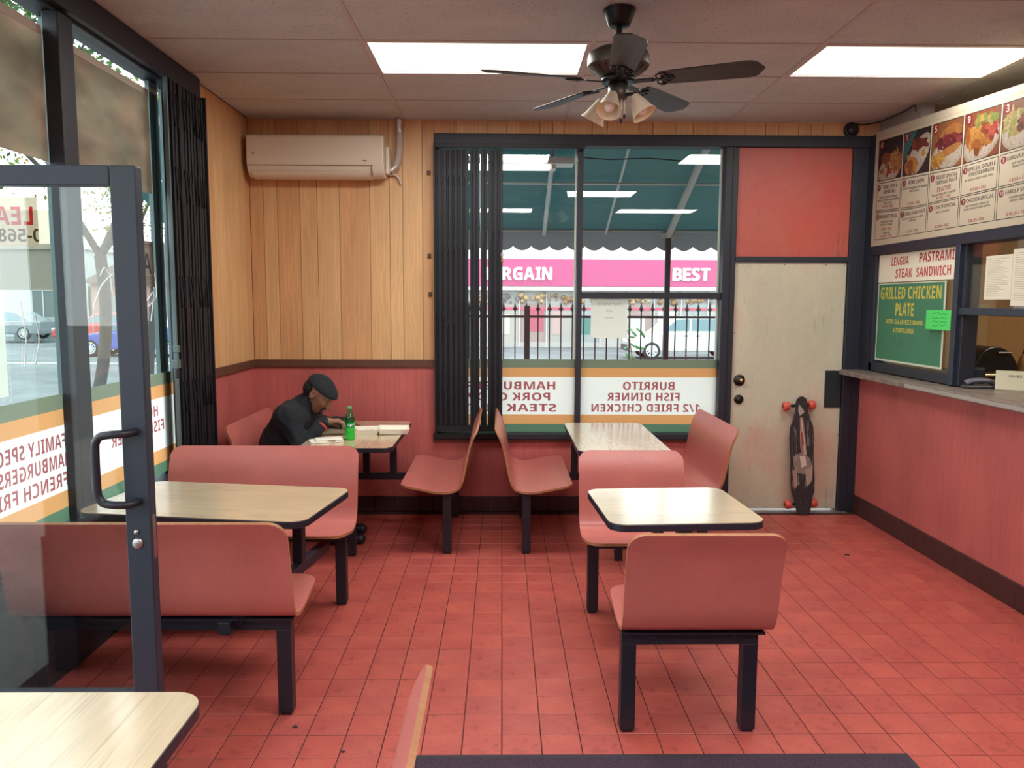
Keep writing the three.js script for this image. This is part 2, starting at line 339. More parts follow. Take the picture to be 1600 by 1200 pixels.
// ---------------------------------------------------------------- back window (window_1)
const drawMirrored = (g, w, f) => { g.save(); g.translate(w, 0); g.scale(-1, 1); f(); g.restore(); };
function fitText(g, s, x, y, w, h, align = 'center') { // text stretched to a width, cap height h
  g.save(); g.font = 'bold 100px sans-serif'; const m = g.measureText(s).width; g.textAlign = align; g.textBaseline = 'alphabetic';
  g.translate(x, y); g.scale(w / m, h / 72); g.fillText(s, 0, 0); g.restore();
}
function stretch(g, s, x, y, h, sx = 1, align = 'center', weight = 'bold') { g.save(); g.font = weight + ' 100px sans-serif'; g.textAlign = align; g.textBaseline = 'alphabetic'; g.translate(x, y); g.scale(h / 72 * sx, h / 72); g.fillText(s, 0, 0); g.restore(); }
{
  const w = struct('window_1', 'large black-framed back window onto the street', 'window');
  const z0 = ZB - 0.09, z1 = ZB + 0.03;
  part('head_frame', bx(-0.51, 2.865, 2.822, 2.908, z0, z1, 0.006), M.blackFrame, w);
  part('jamb', bx(-0.51, -0.468, 0.63, 2.822, z0, z1, 0.004), M.blackFrame, w);
  part('jamb', bx(1.688, 1.745, 0.585, 2.822, z0, z1 + 0.01, 0.006), M.blackFrame, w);
  part('mullion', bx(0.573, 0.615, 0.632, 2.822, z0 + 0.01, z1 - 0.005, 0.004), M.blackFrame, w);
  part('transom', bx(0.615, 1.688, 1.678, 1.728, z0 + 0.01, z1 - 0.008, 0.004), M.blackFrame, w);
  part('sill', bx(-0.53, 1.70, 0.585, 0.632, z0, z1 + 0.02, 0.006), M.blackFrame, w);
  part('sill_board', bx(-0.53, 1.70, 0.563, 0.585, ZB - 0.02, ZB + 0.03, 0.005), M.trim, w);
  for (const [a, b, c, d] of [[-0.468, 0.573, 0.632, 2.822], [0.615, 1.688, 0.632, 1.678], [0.615, 1.688, 1.728, 2.822]]) part('pane', bx(a, b, c, d, ZB - 0.043, ZB - 0.037), M.glass, w);
  part('glazing_bead', merge([bx(1.676, 1.688, 0.632, 2.822, ZB - 0.075, ZB - 0.05), bx(0.56, 0.573, 0.632, 2.822, ZB - 0.075, ZB - 0.05)]), M.paper, w);
}
// vinyl banner along the lower part of the back window, read from the street
const bannerMat = (t, k = 0.6) => phy({ map: t, color: lin(1, 1, 1), roughness: 1, transmission: k, thickness: 0, specularIntensity: 0.1 });
function bannerTex(w, h, len, lines) { // stripes measured on the glass: 0.07 grey-green, 0.068 orange, 0.29 white, 0.075 orange, 0.06 green
  return canvasTex(w, h, (g) => {
    const H0 = 0.575, s = (a) => a / H0 * h;
    const bands = [['#7c836f', 0, 0.068], ['#dc9f68', 0.068, 0.14], ['#f4f5f0', 0.14, 0.436], ['#dc9f68', 0.436, 0.512], ['#5f7d66', 0.512, 0.575]];
    for (const [c, a, b] of bands) { g.fillStyle = c; g.fillRect(0, s(a), w, s(b) - s(a) + 1); }
    for (let i = 0; i < 60; i++) { g.fillStyle = `rgba(90,80,60,${0.02 + 0.04 * hash(i, 2, 7)})`; g.fillRect(hash(i, 1, 7) * w, hash(i, 3, 7) * h, 4 + 60 * hash(i, 4, 7), 2 + 3 * hash(i, 5, 7)); }
    g.fillStyle = '#a8565b';
    const mx = w / len;
    drawMirrored(g, w, () => lines.forEach(([text, xc, y, tw]) => fitText(g, text, w - xc * mx, s(y), tw * mx, s(0.062))));
  });
}
{
  // centre, baseline and width of each line in metres from the left end of its pane
  const t1 = bannerTex(1024, 576, 1.041, [['HAMBURGER', 0.54, 0.238, 0.72], ['PORK CHOP', 0.53, 0.325, 0.66], ['STEAK PLATE', 0.49, 0.413, 0.83]]);
  const t2 = bannerTex(1024, 576, 1.073, [['BURRITO', 0.543, 0.238, 0.42], ['FISH DINNER', 0.505, 0.325, 0.58], ['1/2 FRIED CHICKEN', 0.52, 0.413, 0.87]]);
  for (const [x0, x1, t, n, label] of [[-0.468, 0.573, t1, 'window_banner', 'striped vinyl banner reading HAMBURGER, PORK CHOP, STEAK on the back window'], [0.615, 1.688, t2, 'window_banner', 'striped vinyl banner reading BURRITO, FISH DINNER on the back window']]) {
    const g = new THREE.PlaneGeometry(x1 - x0, 0.575); g.translate((x0 + x1) / 2, 0.632 + 0.575 / 2, ZB - 0.034);
    setMeta(part(n, g, bannerMat(t, 0.6), scene), label, 'banner', 'vinyl banners on the windows');
  }
  const note = canvasTex(512, 600, (g, w, h) => {
    g.fillStyle = '#f4f1e4'; g.fillRect(0, 0, w, h);
    drawMirrored(g, w, () => { g.fillStyle = '#b9b3a4'; g.font = '52px sans-serif'; g.textAlign = 'center'; g.fillText('HELP WANTED', w / 2, 90); g.fillText('ASK', w / 2, 200); g.font = '40px sans-serif'; g.fillText('INSIDE', w / 2, 300); });
  });
  const g = new THREE.PlaneGeometry(0.285, 0.30); g.translate(0.835, 1.525, ZB - 0.033);
  setMeta(part('paper_notice', g, bannerMat(note, 0.7), scene), 'white paper notice taped to the back window', 'notice');
}

// ---------------------------------------------------------------- back door with red panel above (door_1)
{
  const d = struct('door_1', 'cream back door in a black frame under a red panel', 'door');
  const z0 = ZB - 0.1, z1 = ZB + 0.025;
  part('jamb', bx(1.745, 1.793, 0, 2.822, z0, z1, 0.005), M.blackFrame, d);
  part('jamb', bx(2.665, 2.735, 0, 2.822, z0, z1, 0.005), M.blackFrame, d);
  part('post', bx(2.735, 2.865, 0, 2.822, z0, z1 - 0.006, 0.005), M.blackFrame, d);
  part('header', bx(1.793, 2.665, 1.965, 2.005, z0, z1, 0.005), M.blackFrame, d);
  part('transom_panel', bx(1.793, 2.665, 2.005, 2.822, ZB - 0.06, ZB + 0.0, 0.002), M.redPanel, d);
  const leaf = part('door_leaf', bx(1.797, 2.661, 0.026, 1.96, ZB - 0.045, ZB + 0.0, 0.003), M.door, d);
  const lock = (y, r, k) => {
    const g = lathe([[0, 0.03], [r * 0.55, 0.03], [r * 0.62, 0.012], [r * 0.95, 0.01], [r, 0.004], [r, 0]], 28); g.rotateX(Math.PI / 2); g.translate(1.858, y, ZB);
    const m = part(k, g, M.bronze, leaf);
  };
  lock(1.05, 0.045, 'door_knob'); lock(0.9, 0.037, 'deadbolt');
  { const g = lathe([[0, 0.012], [0.014, 0.01], [0.016, 0]], 20); g.rotateX(Math.PI / 2); g.translate(1.866, 1.05, ZB + 0.03); part('key_cylinder', g, M.brass, leaf); }
  part('cover_plate', bx(2.53, 2.657, 0.838, 1.128, ZB, ZB + 0.012, 0.003), std({ color: lin(0.014, 0.03, 0.03), roughness: 0.3 }), leaf);
  part('threshold', bx(1.745, 2.735, -0.002, 0.008, ZB - 0.09, ZB + 0.06, 0.002), std({ color: lin(0.2, 0.16, 0.14), roughness: 0.5, metalness: 0.4 }), d);
  for (const [x, y] of [[1.81, 1.94], [2.18, 1.945], [2.5, 1.945], [2.645, 1.94], [2.65, 1.5], [1.806, 1.42], [2.65, 0.62], [1.806, 1.16]]) { const g = new THREE.CylinderGeometry(0.004, 0.004, 0.003, 8); g.rotateX(Math.PI / 2); g.translate(x, y, ZB + 0.001); part('screw', g, M.bronze, leaf); }
}

// ---------------------------------------------------------------- left storefront (window_2)
{
  const w = struct('window_2', 'dark-framed storefront glazing along the left side', 'window');
  const x0 = XL - 0.1, x1 = XL + 0.0;
  part('head_beam', bx(x0, x1 + 0.05, 2.885, H - 0.006, -5.0, ZF, 0.004), M.blackFrame, w);
  part('head_rail', bx(x0, x1 + 0.004, 2.87, 2.885, -4.7, ZF), M.blackFrame, w);
  part('pier', bx(x0 + 0.06, x1 + 0.03, 0.64, 2.87, -3.59, -3.47, 0.006), M.blackFrame, w);
  part('outer_mullion', bx(x0, x0 + 0.045, 0.6, 2.87, -3.68, -3.55, 0.003), M.alu, w);
  part('jamb', bx(x0 + 0.02, x1 + 0.0, 0.6, 2.87, -4.72, -4.70, 0.003), M.alu, w);
  part('outer_mullion', bx(x0 + 0.02, x0 + 0.045, 0.6, 2.87, -4.63, -4.52, 0.003), M.alu, w);
  part('hinge_post', bx(x0, x1 + 0.02, 0, 2.855, -2.5, -2.42, 0.006), M.blackFrame, w);
  part('latch_post', bx(x0, x1 + 0.02, 0, 2.855, -1.46, -1.4, 0.006), M.blackFrame, w);
  part('door_header', bx(x0, x1 + 0.02, 2.09, 2.17, -2.42, -1.46, 0.006), M.blackFrame, w);
  part('mullion', bx(x0, x1 + 0.02, 0.6, 2.855, -0.1, 0, 0.006), M.blackFrame, w);
  for (const [a, b] of [[-4.7, -2.5], [-1.4, ZF]]) part('sill', bx(x0 - 0.02, x1 + 0.03, 0.598, 0.64, a, b, 0.005), M.blackFrame, w);
  for (const [a, b, c, d] of [[-4.70, -2.5, 0.64, 2.87], [-2.42, -1.46, 2.17, 2.855], [-1.4, -0.1, 0.64, 2.855], [0, ZF, 0.64, 2.855]]) part('pane', bx(XL - 0.052, XL - 0.046, c, d, a, b), M.glass, w);
}
// banner along the lower storefront glass
{
  const tA = bannerTex(1024, 576, 1.09, [['HOT DOG', 0.62, 0.238, 0.44], ['FISH BURGER', 0.60, 0.325, 0.62]]);
  const tB = bannerTex(1024, 576, 1.1, [['FAMILY SPECIAL', 0.685, 0.238, 0.62], ['5-HAMBURGERS', 0.795, 0.325, 0.59], ['FRENCH FRIES', 0.695, 0.413, 0.60]]);
  for (const [z0, z1, t, label] of [[-4.69, -3.6, tA, 'striped vinyl banner reading HOT DOG, FISH BURGER on the left storefront'], [-3.6, -2.5, tB, 'striped vinyl banner reading FAMILY SPECIAL, seen through the open glass door']]) {
    const g = new THREE.PlaneGeometry(z1 - z0, 0.575); g.rotateY(Math.PI / 2); g.translate(XL - 0.043, 0.662 + 0.575 / 2, (z0 + z1) / 2);
    setMeta(part('window_banner', g, bannerMat(t, 0.6), scene), label, 'banner', 'vinyl banners on the windows');
  }
  // faded food posters on the upper glass, seen from behind
  const post = (s) => dataTex(256, 256, (u, v) => {
    const f = fbm(u, v, 3, 4, 4, s), q = fbm(u, v, 5, 3, 3, s + 5), t = 0.72 + 0.3 * (f - 0.5);
    return [255 * (t + 0.10 * (q - 0.5) + 0.02), 255 * t * 0.95, 255 * t * 0.86];
  });
  for (const [z0, z1, s, label] of [[-4.47, -3.68, 201, 'faded brown food poster on the storefront glass beside the folding gate'], [-3.47, -2.52, 231, 'faded brown food poster on the storefront glass near the door']]) {
    const t = thing('window_poster', label, 'poster', [0, 0, 0], 0, 'faded posters on the upper glass');
    part('sheet', bx(XL - 0.042, XL - 0.04, 2.24, 2.79, z0, z1), null, t).material = phy({ map: (() => { const k = post(s); k.repeat.set(1.1, 1.8); return k; })(), color: lin(0.82, 0.86, 0.86), roughness: 1, transmission: 0.55, thickness: 0, specularIntensity: 0.1 });
    part('top_strip', bx(XL - 0.04, XL - 0.036, 2.765, 2.80, z0 + 0.01, z1), std({ color: lin(0.55, 0.52, 0.42), roughness: 0.7 }), t);
  }
  // scratched graffiti on the storefront glass
  const etched = std({ color: lin(0.75, 0.76, 0.72), roughness: 0.9 });
  const zAt = (px) => -1.955 * 1224 / (784 - px), yAt = (px, py) => 1.649 - (py - 466 - (784 - px) * 0.004) * -zAt(px) / 1224;
  const pane = scene.getObjectByName('window_2');
  for (const L of [[[150, 520], [153, 478], [166, 446], [184, 428], [196, 436]], [[240, 402], [249, 428], [250, 462], [236, 478]], [[165, 430], [172, 418], [180, 430], [182, 455]], [[236, 425], [232, 470], [246, 455], [240, 500]], [[62, 490], [66, 530], [58, 568]], [[40, 470], [46, 520], [42, 572]]])
    part('etched_scratch', tube(L.map(([px, py]) => [XL - 0.0445, yAt(px, py), zAt(px)]), 0.0026, 24, 5), etched, pane);
  // health grade card
  const card = canvasTex(256, 384, (g, w, h) => {
    g.fillStyle = '#8f8b80'; g.fillRect(0, 0, w, h); g.fillStyle = '#3d4448'; stretch(g, 'A', w / 2, 270, 165, 1.0);
    g.fillStyle = '#6d6a62'; g.fillRect(30, 24, 196, 16); g.fillRect(40, 50, 176, 8); for (let i = 0; i < 4; i++) g.fillRect(34, 300 + i * 18, 188, 6);
  });
  const g = new THREE.PlaneGeometry(0.17, 0.25); g.rotateY(Math.PI / 2); g.translate(XL - 0.04, 1.85, -4.37);
  setMeta(part('grade_card', g, std({ map: card, roughness: 0.7 }), scene), 'grey card with a large letter A on the storefront glass', 'card');
  const g2 = new THREE.PlaneGeometry(0.16, 0.5); g2.rotateY(Math.PI / 2); g2.translate(XL - 0.04, 1.52, -3.02);
  setMeta(part('paper_notice', g2, bannerMat(canvasTex(128, 384, (c, w, h) => { c.fillStyle = '#dfe6da'; c.fillRect(0, 0, w, h); drawMirrored(c, w, () => { c.fillStyle = '#8fb0b0'; stretch(c, 'AV', 60, 210, 30); }); }), 0.45), scene), 'pale paper sign on the storefront glass behind the door', 'notice');
}

// ---------------------------------------------------------------- glass entrance door standing open (door_2)
{
  const d = struct('door_2', 'dark-framed glass entrance door standing open', 'door');
  d.position.set(XL + 0.01, 0, -2.42);
  const L = 0.806, zt = 0.022;           // leaf runs along +x from the hinge
  const m = M.doorFrame;
  part('hinge_stile', bx(0.0, 0.07, 0.01, 2.05, -zt, zt, 0.004), m, d);
  const st = part('lock_stile', bx(L - 0.078, L, 0.01, 2.05, -zt, zt, 0.004), m, d);
  part('top_rail', bx(0.07, L - 0.078, 1.99, 2.05, -zt, zt, 0.004), m, d);
  part('bottom_rail', bx(0.07, L - 0.078, 0.01, 0.40, -zt, zt, 0.004), m, d);
  part('pane', bx(0.07, L - 0.078, 0.40, 1.99, -0.003, 0.003), M.glass, d);
  const h = tube([[L - 0.035, 1.247, zt - 0.004], [L - 0.045, 1.247, zt + 0.04], [L - 0.08, 1.246, zt + 0.05], [L - 0.118, 1.24, zt + 0.05], [L - 0.134, 1.215, zt + 0.05], [L - 0.136, 1.14, zt + 0.05], [L - 0.134, 1.06, zt + 0.05], [L - 0.118, 1.034, zt + 0.05], [L - 0.08, 1.028, zt + 0.05], [L - 0.045, 1.027, zt + 0.04], [L - 0.035, 1.027, zt - 0.004]], 0.0125, 90, 12);
  part('pull_handle', h, M.black, d, 'black bent-tube pull handle');
  const cyl = (x, y, r, mt, n) => { const g = lathe([[0, 0.007], [r * 0.8, 0.007], [r, 0.003], [r, 0]], 24); g.rotateX(Math.PI / 2); g.translate(x, y, zt); part(n, g, mt, st); };
  cyl(L - 0.045, 0.93, 0.007, M.steel, 'screw'); cyl(L - 0.043, 0.893, 0.0165, M.steel, 'lock_cylinder');
  part('latch_plate', bx(L - 0.002, L + 0.001, 0.84, 0.98, -0.01, 0.01), M.steel, st);
  // lease sign on the street face of the leaf, so it reads backwards from here
  const lease = canvasTex(1024, 323, (g, w, hh) => {
    g.fillStyle = '#f3ead2'; g.fillRect(0, 0, w, hh);
    drawMirrored(g, w, () => { g.fillStyle = '#d5342f'; stretch(g, 'LEASE', 18, 184, 121, 0.92, 'left'); g.fillStyle = '#5b4a2c'; stretch(g, '0-5688', -24, 296, 86, 1.0, 'left'); });
  });
  const t = thing('lease_sign', 'cream LEASE sign with red letters on the glass door', 'sign');
  t.position.copy(d.position);
  { const g = new THREE.PlaneGeometry(0.46, 0.145); g.translate(0.265, 1.886, -0.0045); part('face', g, phy({ map: lease, roughness: 0.9, transmission: 0.4, thickness: 0, specularIntensity: 0.1 }), t); }
  const b = thing('tinted_sheet', 'brown translucent sheet behind the LEASE sign on the door', 'sheet');
  b.position.copy(d.position);
  { const g = new THREE.PlaneGeometry(0.44, 0.24); g.translate(0.307, 1.80, -0.0065); part('film', g, phy({ color: lin(0.42, 0.36, 0.28), roughness: 0.25, transmission: 0.93, thickness: 0 }), b); }
}

// ---------------------------------------------------------------- folding security gates
function gateBars(parent, spans, y0, y1, dir, links) {
  // dir: 'x' runs along x on the back window; 'z' along the left wall
  const w = 0.0245, g1 = bx(-w / 2, w / 2, y0, y1, -0.011, 0.011, 0.003), g2 = bx(-0.0122, 0.0122, y0, y1, -0.014, 0.014, 0.002);
  if (dir === 'z') { g1.rotateY(Math.PI / 2); g2.rotateY(Math.PI / 2); }
  let n = 0;
  for (const [a, b] of spans) { const c = Math.max(1, Math.round((b - a - w) / 0.0208)); for (let i = 0; i <= c; i++) {
    const p = a + w / 2 + (b - a - w) * i / c;
    const m = part('bar', n % 3 === 2 ? g2 : g1, M.gate, parent), o = (n % 2 ? 0.012 : -0.012) + rr(-0.001, 0.001);
    dir === 'x' ? m.position.set(p, 0, o) : m.position.set(o, 0, p); n++;
  } }
  for (const y of links) for (const [a, b] of spans) for (let p = a + 0.02; p < b - 0.02; p += 0.041) { // flattened scissor links
    const g = bar(dir === 'x' ? [p - 0.014, y - 0.09, 0.026] : [0.026, y - 0.09, p - 0.014], dir === 'x' ? [p + 0.014, y + 0.09, 0.026] : [0.026, y + 0.09, p + 0.014], 0.006, 0.006);
    part('scissor_link', g, M.gate, parent);
  }
}
{
  const t = thing('folding_gate', 'black folding security gate drawn aside at the back window', 'gate', [0, 0, ZB + 0.075]);
  gateBars(t, [[-0.5, -0.253], [-0.241, -0.172], [-0.158, -0.115], [-0.103, 0.006]], 0.70, 2.78, 'x', [1.0, 1.55, 2.1, 2.62]);
  part('top_track', bx(-0.5, 0.62, 2.79, 2.822, -0.022, 0.02, 0.003), M.gate, t);
  part('bottom_shoe', bx(-0.5, 0.0, 0.655, 0.70, -0.02, 0.022, 0.003), M.gate, t);
  part('side_channel', bx(-0.512, -0.497, 0.632, 2.822, -0.03, 0.03, 0.003), M.gate, t);
  const lk = part('hasp', bx(-0.008, 0.012, 1.99, 2.02, 0.012, 0.03, 0.003), M.steel, t); part('padlock', bx(-0.005, 0.011, 1.95, 1.985, 0.014, 0.028, 0.004), M.brass, lk);
}
{
  const t = thing('folding_gate', 'tall black folding gate stacked against the left storefront', 'gate', [XL + 0.07, 0, 0]);
  gateBars(t, [[-4.94, -4.72], [-4.712, -4.55], [-4.54, -4.435]], 0.06, 2.86, 'z', [0.5, 1.1, 1.7, 2.3, 2.7]);
  part('bottom_shoe', bx(-0.024, 0.024, 0.002, 0.06, -4.94, -4.435, 0.003), M.gate, t);
  part('side_channel', bx(-0.055, 0.03, 0.002, 2.88, -4.956, -4.942, 0.002), M.gate, t);
  part('lead_bar', bx(-0.006, 0.016, 0.002, 2.86, -4.432, -4.417, 0.003), M.alu, t);
  const lk = part('latch', merge([bx(0.0, 0.03, 1.36, 1.40, -4.425, -4.395, 0.004), bx(0.004, 0.024, 1.32, 1.36, -4.42, -4.4, 0.003), bx(-0.005, 0.03, 1.27, 1.32, -4.43, -4.385, 0.004)]), M.alu, t);
  part('padlock', bx(0.006, 0.024, 1.215, 1.265, -4.425, -4.395, 0.005), M.black, lk);
}

// ================================================================ FURNITURE
// bench shell: one sheet of bent laminate, profile in (u forward, y up), length along the other axis
const benchProfile = new THREE.CatmullRomCurve3([[0.505, 0.462], [0.43, 0.455], [0.34, 0.437], [0.25, 0.421], [0.175, 0.424], [0.125, 0.447], [0.1, 0.495], [0.085, 0.56], [0.068, 0.65], [0.042, 0.75], [0.0, 0.838]].map(([u, y]) => V(u, y, 0)), false, 'centripetal').getSpacedPoints(56);
const shellCache = {};
function benchShell(L) {
  if (shellCache[L]) return shellCache[L];
  const T = 0.014, n = benchProfile.length, NT = 2, len = [0];
  for (let i = 1; i < n; i++) len.push(len[i - 1] + benchProfile[i].distanceTo(benchProfile[i - 1]));
  const tot = len[n - 1], nor = [];
  for (let i = 0; i < n; i++) { const a = benchProfile[Math.max(0, i - 1)], b = benchProfile[Math.min(n - 1, i + 1)], d = b.clone().sub(a).normalize(); nor.push(V(d.y, -d.x, 0)); } // points up / forward
  // arc positions, denser at both rounded ends
  const rows = []; const at = (s) => { let i = 0; while (i < n - 2 && len[i + 1] < s) i++; const f = (s - len[i]) / (len[i + 1] - len[i]); return { p: benchProfile[i].clone().lerp(benchProfile[i + 1], f), m: nor[i].clone().lerp(nor[i + 1], f).normalize() }; };
  const rS = 0.075, rB = 0.065, ss = [];
  for (let k = 0; k <= 8; k++) ss.push(rS * (1 - Math.cos(k / 8 * Math.PI / 2)));
  for (let k = 1; k < 44; k++) ss.push(rS + (tot - rS - rB) * k / 44);
  for (let k = 8; k >= 0; k--) ss.push(tot - rB * (1 - Math.cos(k / 8 * Math.PI / 2)));
  for (const s of ss) { const q = at(s); let inset = 0; if (s < rS) inset = rS - Math.sqrt(Math.max(0, rS * rS - (rS - s) ** 2)); if (tot - s < rB) inset = rB - Math.sqrt(Math.max(0, rB * rB - (rB - tot + s) ** 2)); rows.push({ ...q, s, h: L / 2 - inset }); }
  const up = { p: [], n: [], u: [] }, dn = { p: [], n: [], u: [] }, ed = { p: [], n: [], u: [] };
  const tri = (o, P, N, U) => { for (const i of [0, 2, 1, 0, 3, 2]) { o.p.push(P[i].x, P[i].y, P[i].z); o.n.push(N[i].x, N[i].y, N[i].z); o.u.push(...U[i]); } };
  const pt = (r, side, z) => V(r.p.x + r.m.x * T / 2 * side, r.p.y + r.m.y * T / 2 * side, z);
  for (let i = 0; i + 1 < rows.length; i++) {
    const a = rows[i], b = rows[i + 1];
    tri(up, [pt(a, 1, a.h), pt(b, 1, b.h), pt(b, 1, -b.h), pt(a, 1, -a.h)], [a.m, b.m, b.m, a.m], [[a.h, a.s], [b.h, b.s], [-b.h, b.s], [-a.h, a.s]]);
    const na = a.m.clone().negate(), nb = b.m.clone().negate();
    tri(dn, [pt(a, -1, -a.h), pt(b, -1, -b.h), pt(b, -1, b.h), pt(a, -1, a.h)], [na, nb, nb, na], [[-a.h, a.s], [-b.h, b.s], [b.h, b.s], [a.h, a.s]]);
    for (const sg of [1, -1]) {
      const P = [pt(a, -1, sg * a.h), pt(b, -1, sg * b.h), pt(b, 1, sg * b.h), pt(a, 1, sg * a.h)];
      const d = b.p.clone().sub(a.p).setZ(sg * (b.h - a.h)), N = V(0, 0, sg); const k = d.clone().normalize(); N.sub(k.multiplyScalar(N.dot(k))).normalize();
      tri(ed, sg > 0 ? P : [P[3], P[2], P[1], P[0]], [N, N, N, N], [[a.s, 0], [b.s, 0], [b.s, T], [a.s, T]]);
    }
  }
  for (const [r, sgn] of [[rows[0], -1], [rows[rows.length - 1], 1]]) { // front and top edges
    const P = [pt(r, -1, r.h), pt(r, -1, -r.h), pt(r, 1, -r.h), pt(r, 1, r.h)], q = sgn > 0 ? rows[rows.length - 2] : rows[1], N = r.p.clone().sub(q.p).normalize();
    tri(ed, sgn > 0 ? P : [P[3], P[2], P[1], P[0]], [N, N, N, N], [[r.h, 0], [-r.h, 0], [-r.h, T], [r.h, T]]);
  }
  const geo = (o) => { const g = new THREE.BufferGeometry(); g.setAttribute('position', new THREE.Float32BufferAttribute(o.p, 3)); g.setAttribute('normal', new THREE.Float32BufferAttribute(o.n, 3)); g.setAttribute('uv', new THREE.Float32BufferAttribute(o.u, 2)); return g; };
  return (shellCache[L] = { shell: mergeGeometries([geo(up), geo(dn)]), edge: geo(ed) });
}
// local frame: sitter looks along +x, length along z, back top at x = 0
function bench(label, L, pos, turn, legs) {
  const t = thing('bench', label, 'bench', pos, turn, 'coral red laminate benches');
  const s = benchShell(L);
  const sh = part('seat_shell', s.shell, M.red, t); part('edge_band', s.edge, M.ply, sh, 'bare plywood edge');
  part('cross_beam', bx(0.175, 0.232, 0.355, 0.405, Math.min(...legs) - 0.0285, Math.max(...legs) + 0.0285, 0.003), M.black, t);
  part('beam_plate', bx(0.15, 0.26, 0.403, 0.412, -L / 2 + 0.02, L / 2 - 0.02), M.black, t);
  for (const z of legs) {
    const lg = part('leg', bx(0.175, 0.232, 0.012, 0.356, z - 0.0285, z + 0.0285, 0.003), M.black, t);
    part('foot', bx(0.18, 0.227, 0, 0.014, z - 0.022, z + 0.022, 0.002), M.black, lg);
  }
  for (const z of [-L * 0.28, L * 0.28]) part('bracket', merge([bx(0.17, 0.24, 0.404, 0.4185, z - 0.03, z + 0.03, 0.002), bx(0.165, 0.176, 0.38, 0.414, z - 0.022, z + 0.022, 0.002), rod([0.16, 0.39, z], [0.168, 0.39, z], 0.007, 8)]), M.black, t);
  return t;
}
const Q = Math.PI / 2;
bench('long red bench facing away from the viewer, partly behind the open glass door', 1.09, [-1.34, 0, -2.81], Q, [-0.484, 0.48]);     // faces -z
bench('long red bench facing the viewer across the left wooden table', 1.05, [-1.325, 0, -4.36], -Q, [0.458, -0.455]);                 // faces +z
bench('red bench facing left, opposite the seated person', 1.05, [-0.152, 0, -5.475], Math.PI, [-0.445, 0.44]);
bench('red bench under the folding gate, facing right with its back to the other bench', 1.05, [-0.038, 0, -5.475], 0, [0.445, -0.44]);
bench('red bench facing left beside the cream door', 1.05, [1.535, 0, -5.475], Math.PI, [-0.445, 0.44]);
bench('red bench that the person in black sits on', 1.0, [-1.795, 0, -5.51], 0, [0.42, -0.42]);
bench('short red bench facing the viewer behind the pale square table', 0.575, [0.712, 0, -4.245], -Q, [-0.223, 0.223]);
bench('short red bench in front, its back to the viewer', 0.57, [0.735, 0, -2.675], Q, [-0.247, 0.218]);
bench('red bench at the bottom edge, only its leaning backrest in view', 1.05, [-0.158, 0, -1.205], Math.PI, [0.445, -0.445]);

function roundedRect(w, h, r) { const s = new THREE.Shape(), a = w / 2, b = h / 2; s.moveTo(-a + r, -b); s.lineTo(a - r, -b); s.absarc(a - r, -b + r, r, -Q, 0, false); s.lineTo(a, b - r); s.absarc(a - r, b - r, r, 0, Q, false); s.lineTo(-a + r, b); s.absarc(-a + r, b - r, r, Q, Math.PI, false); s.lineTo(-a, -b + r); s.absarc(-a + r, -b + r, r, Math.PI, 1.5 * Math.PI, false); return s; }
// table: top of length a (local x) and width b (local z); beams run along local z to the bench frames
function table(label, a, b, pos, turn, posts, reach) {
  const t = thing('table', label, 'table', pos, turn, 'wood-grain laminate tables'), Y = 0.75;
  const top = new THREE.ExtrudeGeometry(roundedRect(a - 0.004, b - 0.004, 0.07), { depth: 0.002, bevelEnabled: false, curveSegments: 12 }); top.rotateX(-Q); top.translate(0, Y - 0.002, 0); metreUV(top, pos[0], pos[2]);
  const band = new THREE.ExtrudeGeometry(roundedRect(a - 0.006, b - 0.006, 0.069), { depth: 0.022, bevelEnabled: true, bevelThickness: 0.004, bevelSize: 0.003, bevelSegments: 3, curveSegments: 12 }); band.rotateX(-Q); band.translate(0, Y - 0.0285, 0);
  part('tabletop', top, M.table, t); part('edge_band', band, M.edgeBand, t, 'black rubber edge');
  for (const [x, offs] of posts) {
    if (offs) part('beam', bx(x - 0.025, x + 0.025, 0.355, 0.405, -reach, reach, 0.003), M.black, t);
    for (const z of offs || [0]) part('post', bx(x - 0.024, x + 0.024, offs ? 0.405 : 0.001, 0.69, z - 0.024, z + 0.024, 0.003), M.black, t);
    part('top_bracket', bx(x - 0.03, x + 0.03, 0.69, Y - 0.0325, -0.25, 0.25, 0.003), M.black, t);
  }
  return t;
}
table('wood-grain table in the lower left corner of the view', 1.08, 0.6, [-0.975, 0, -1.195], Q, [[-0.3, [-0.2, 0.2]], [0.3, [-0.2, 0.2]]], 0.585);
table('long wood-grain table between the two left benches', 1.03, 0.6, [-1.275, 0, -3.505], -0.15, [[0.28, [-0.2, 0.2]], [-0.28, [-0.2, 0.2]]], 0.53);
table('wood-grain table with the green bottle on it', 1.10, 0.585, [-0.97, 0, -5.325], Q, [[-0.35, null], [0.32, [-0.015, 0.18]]], 0.585);
table('short pale table shining white between the two short benches', 0.66, 0.62, [0.757, 0, -3.425], 0.06, [[0, [-0.2, 0.2]]], 0.53);
table('pale table standing against the back window', 1.15, 0.575, [0.755, 0, -5.235], Q, [[-0.35, null], [0.4, [-0.22, 0.22]]], 0.545);

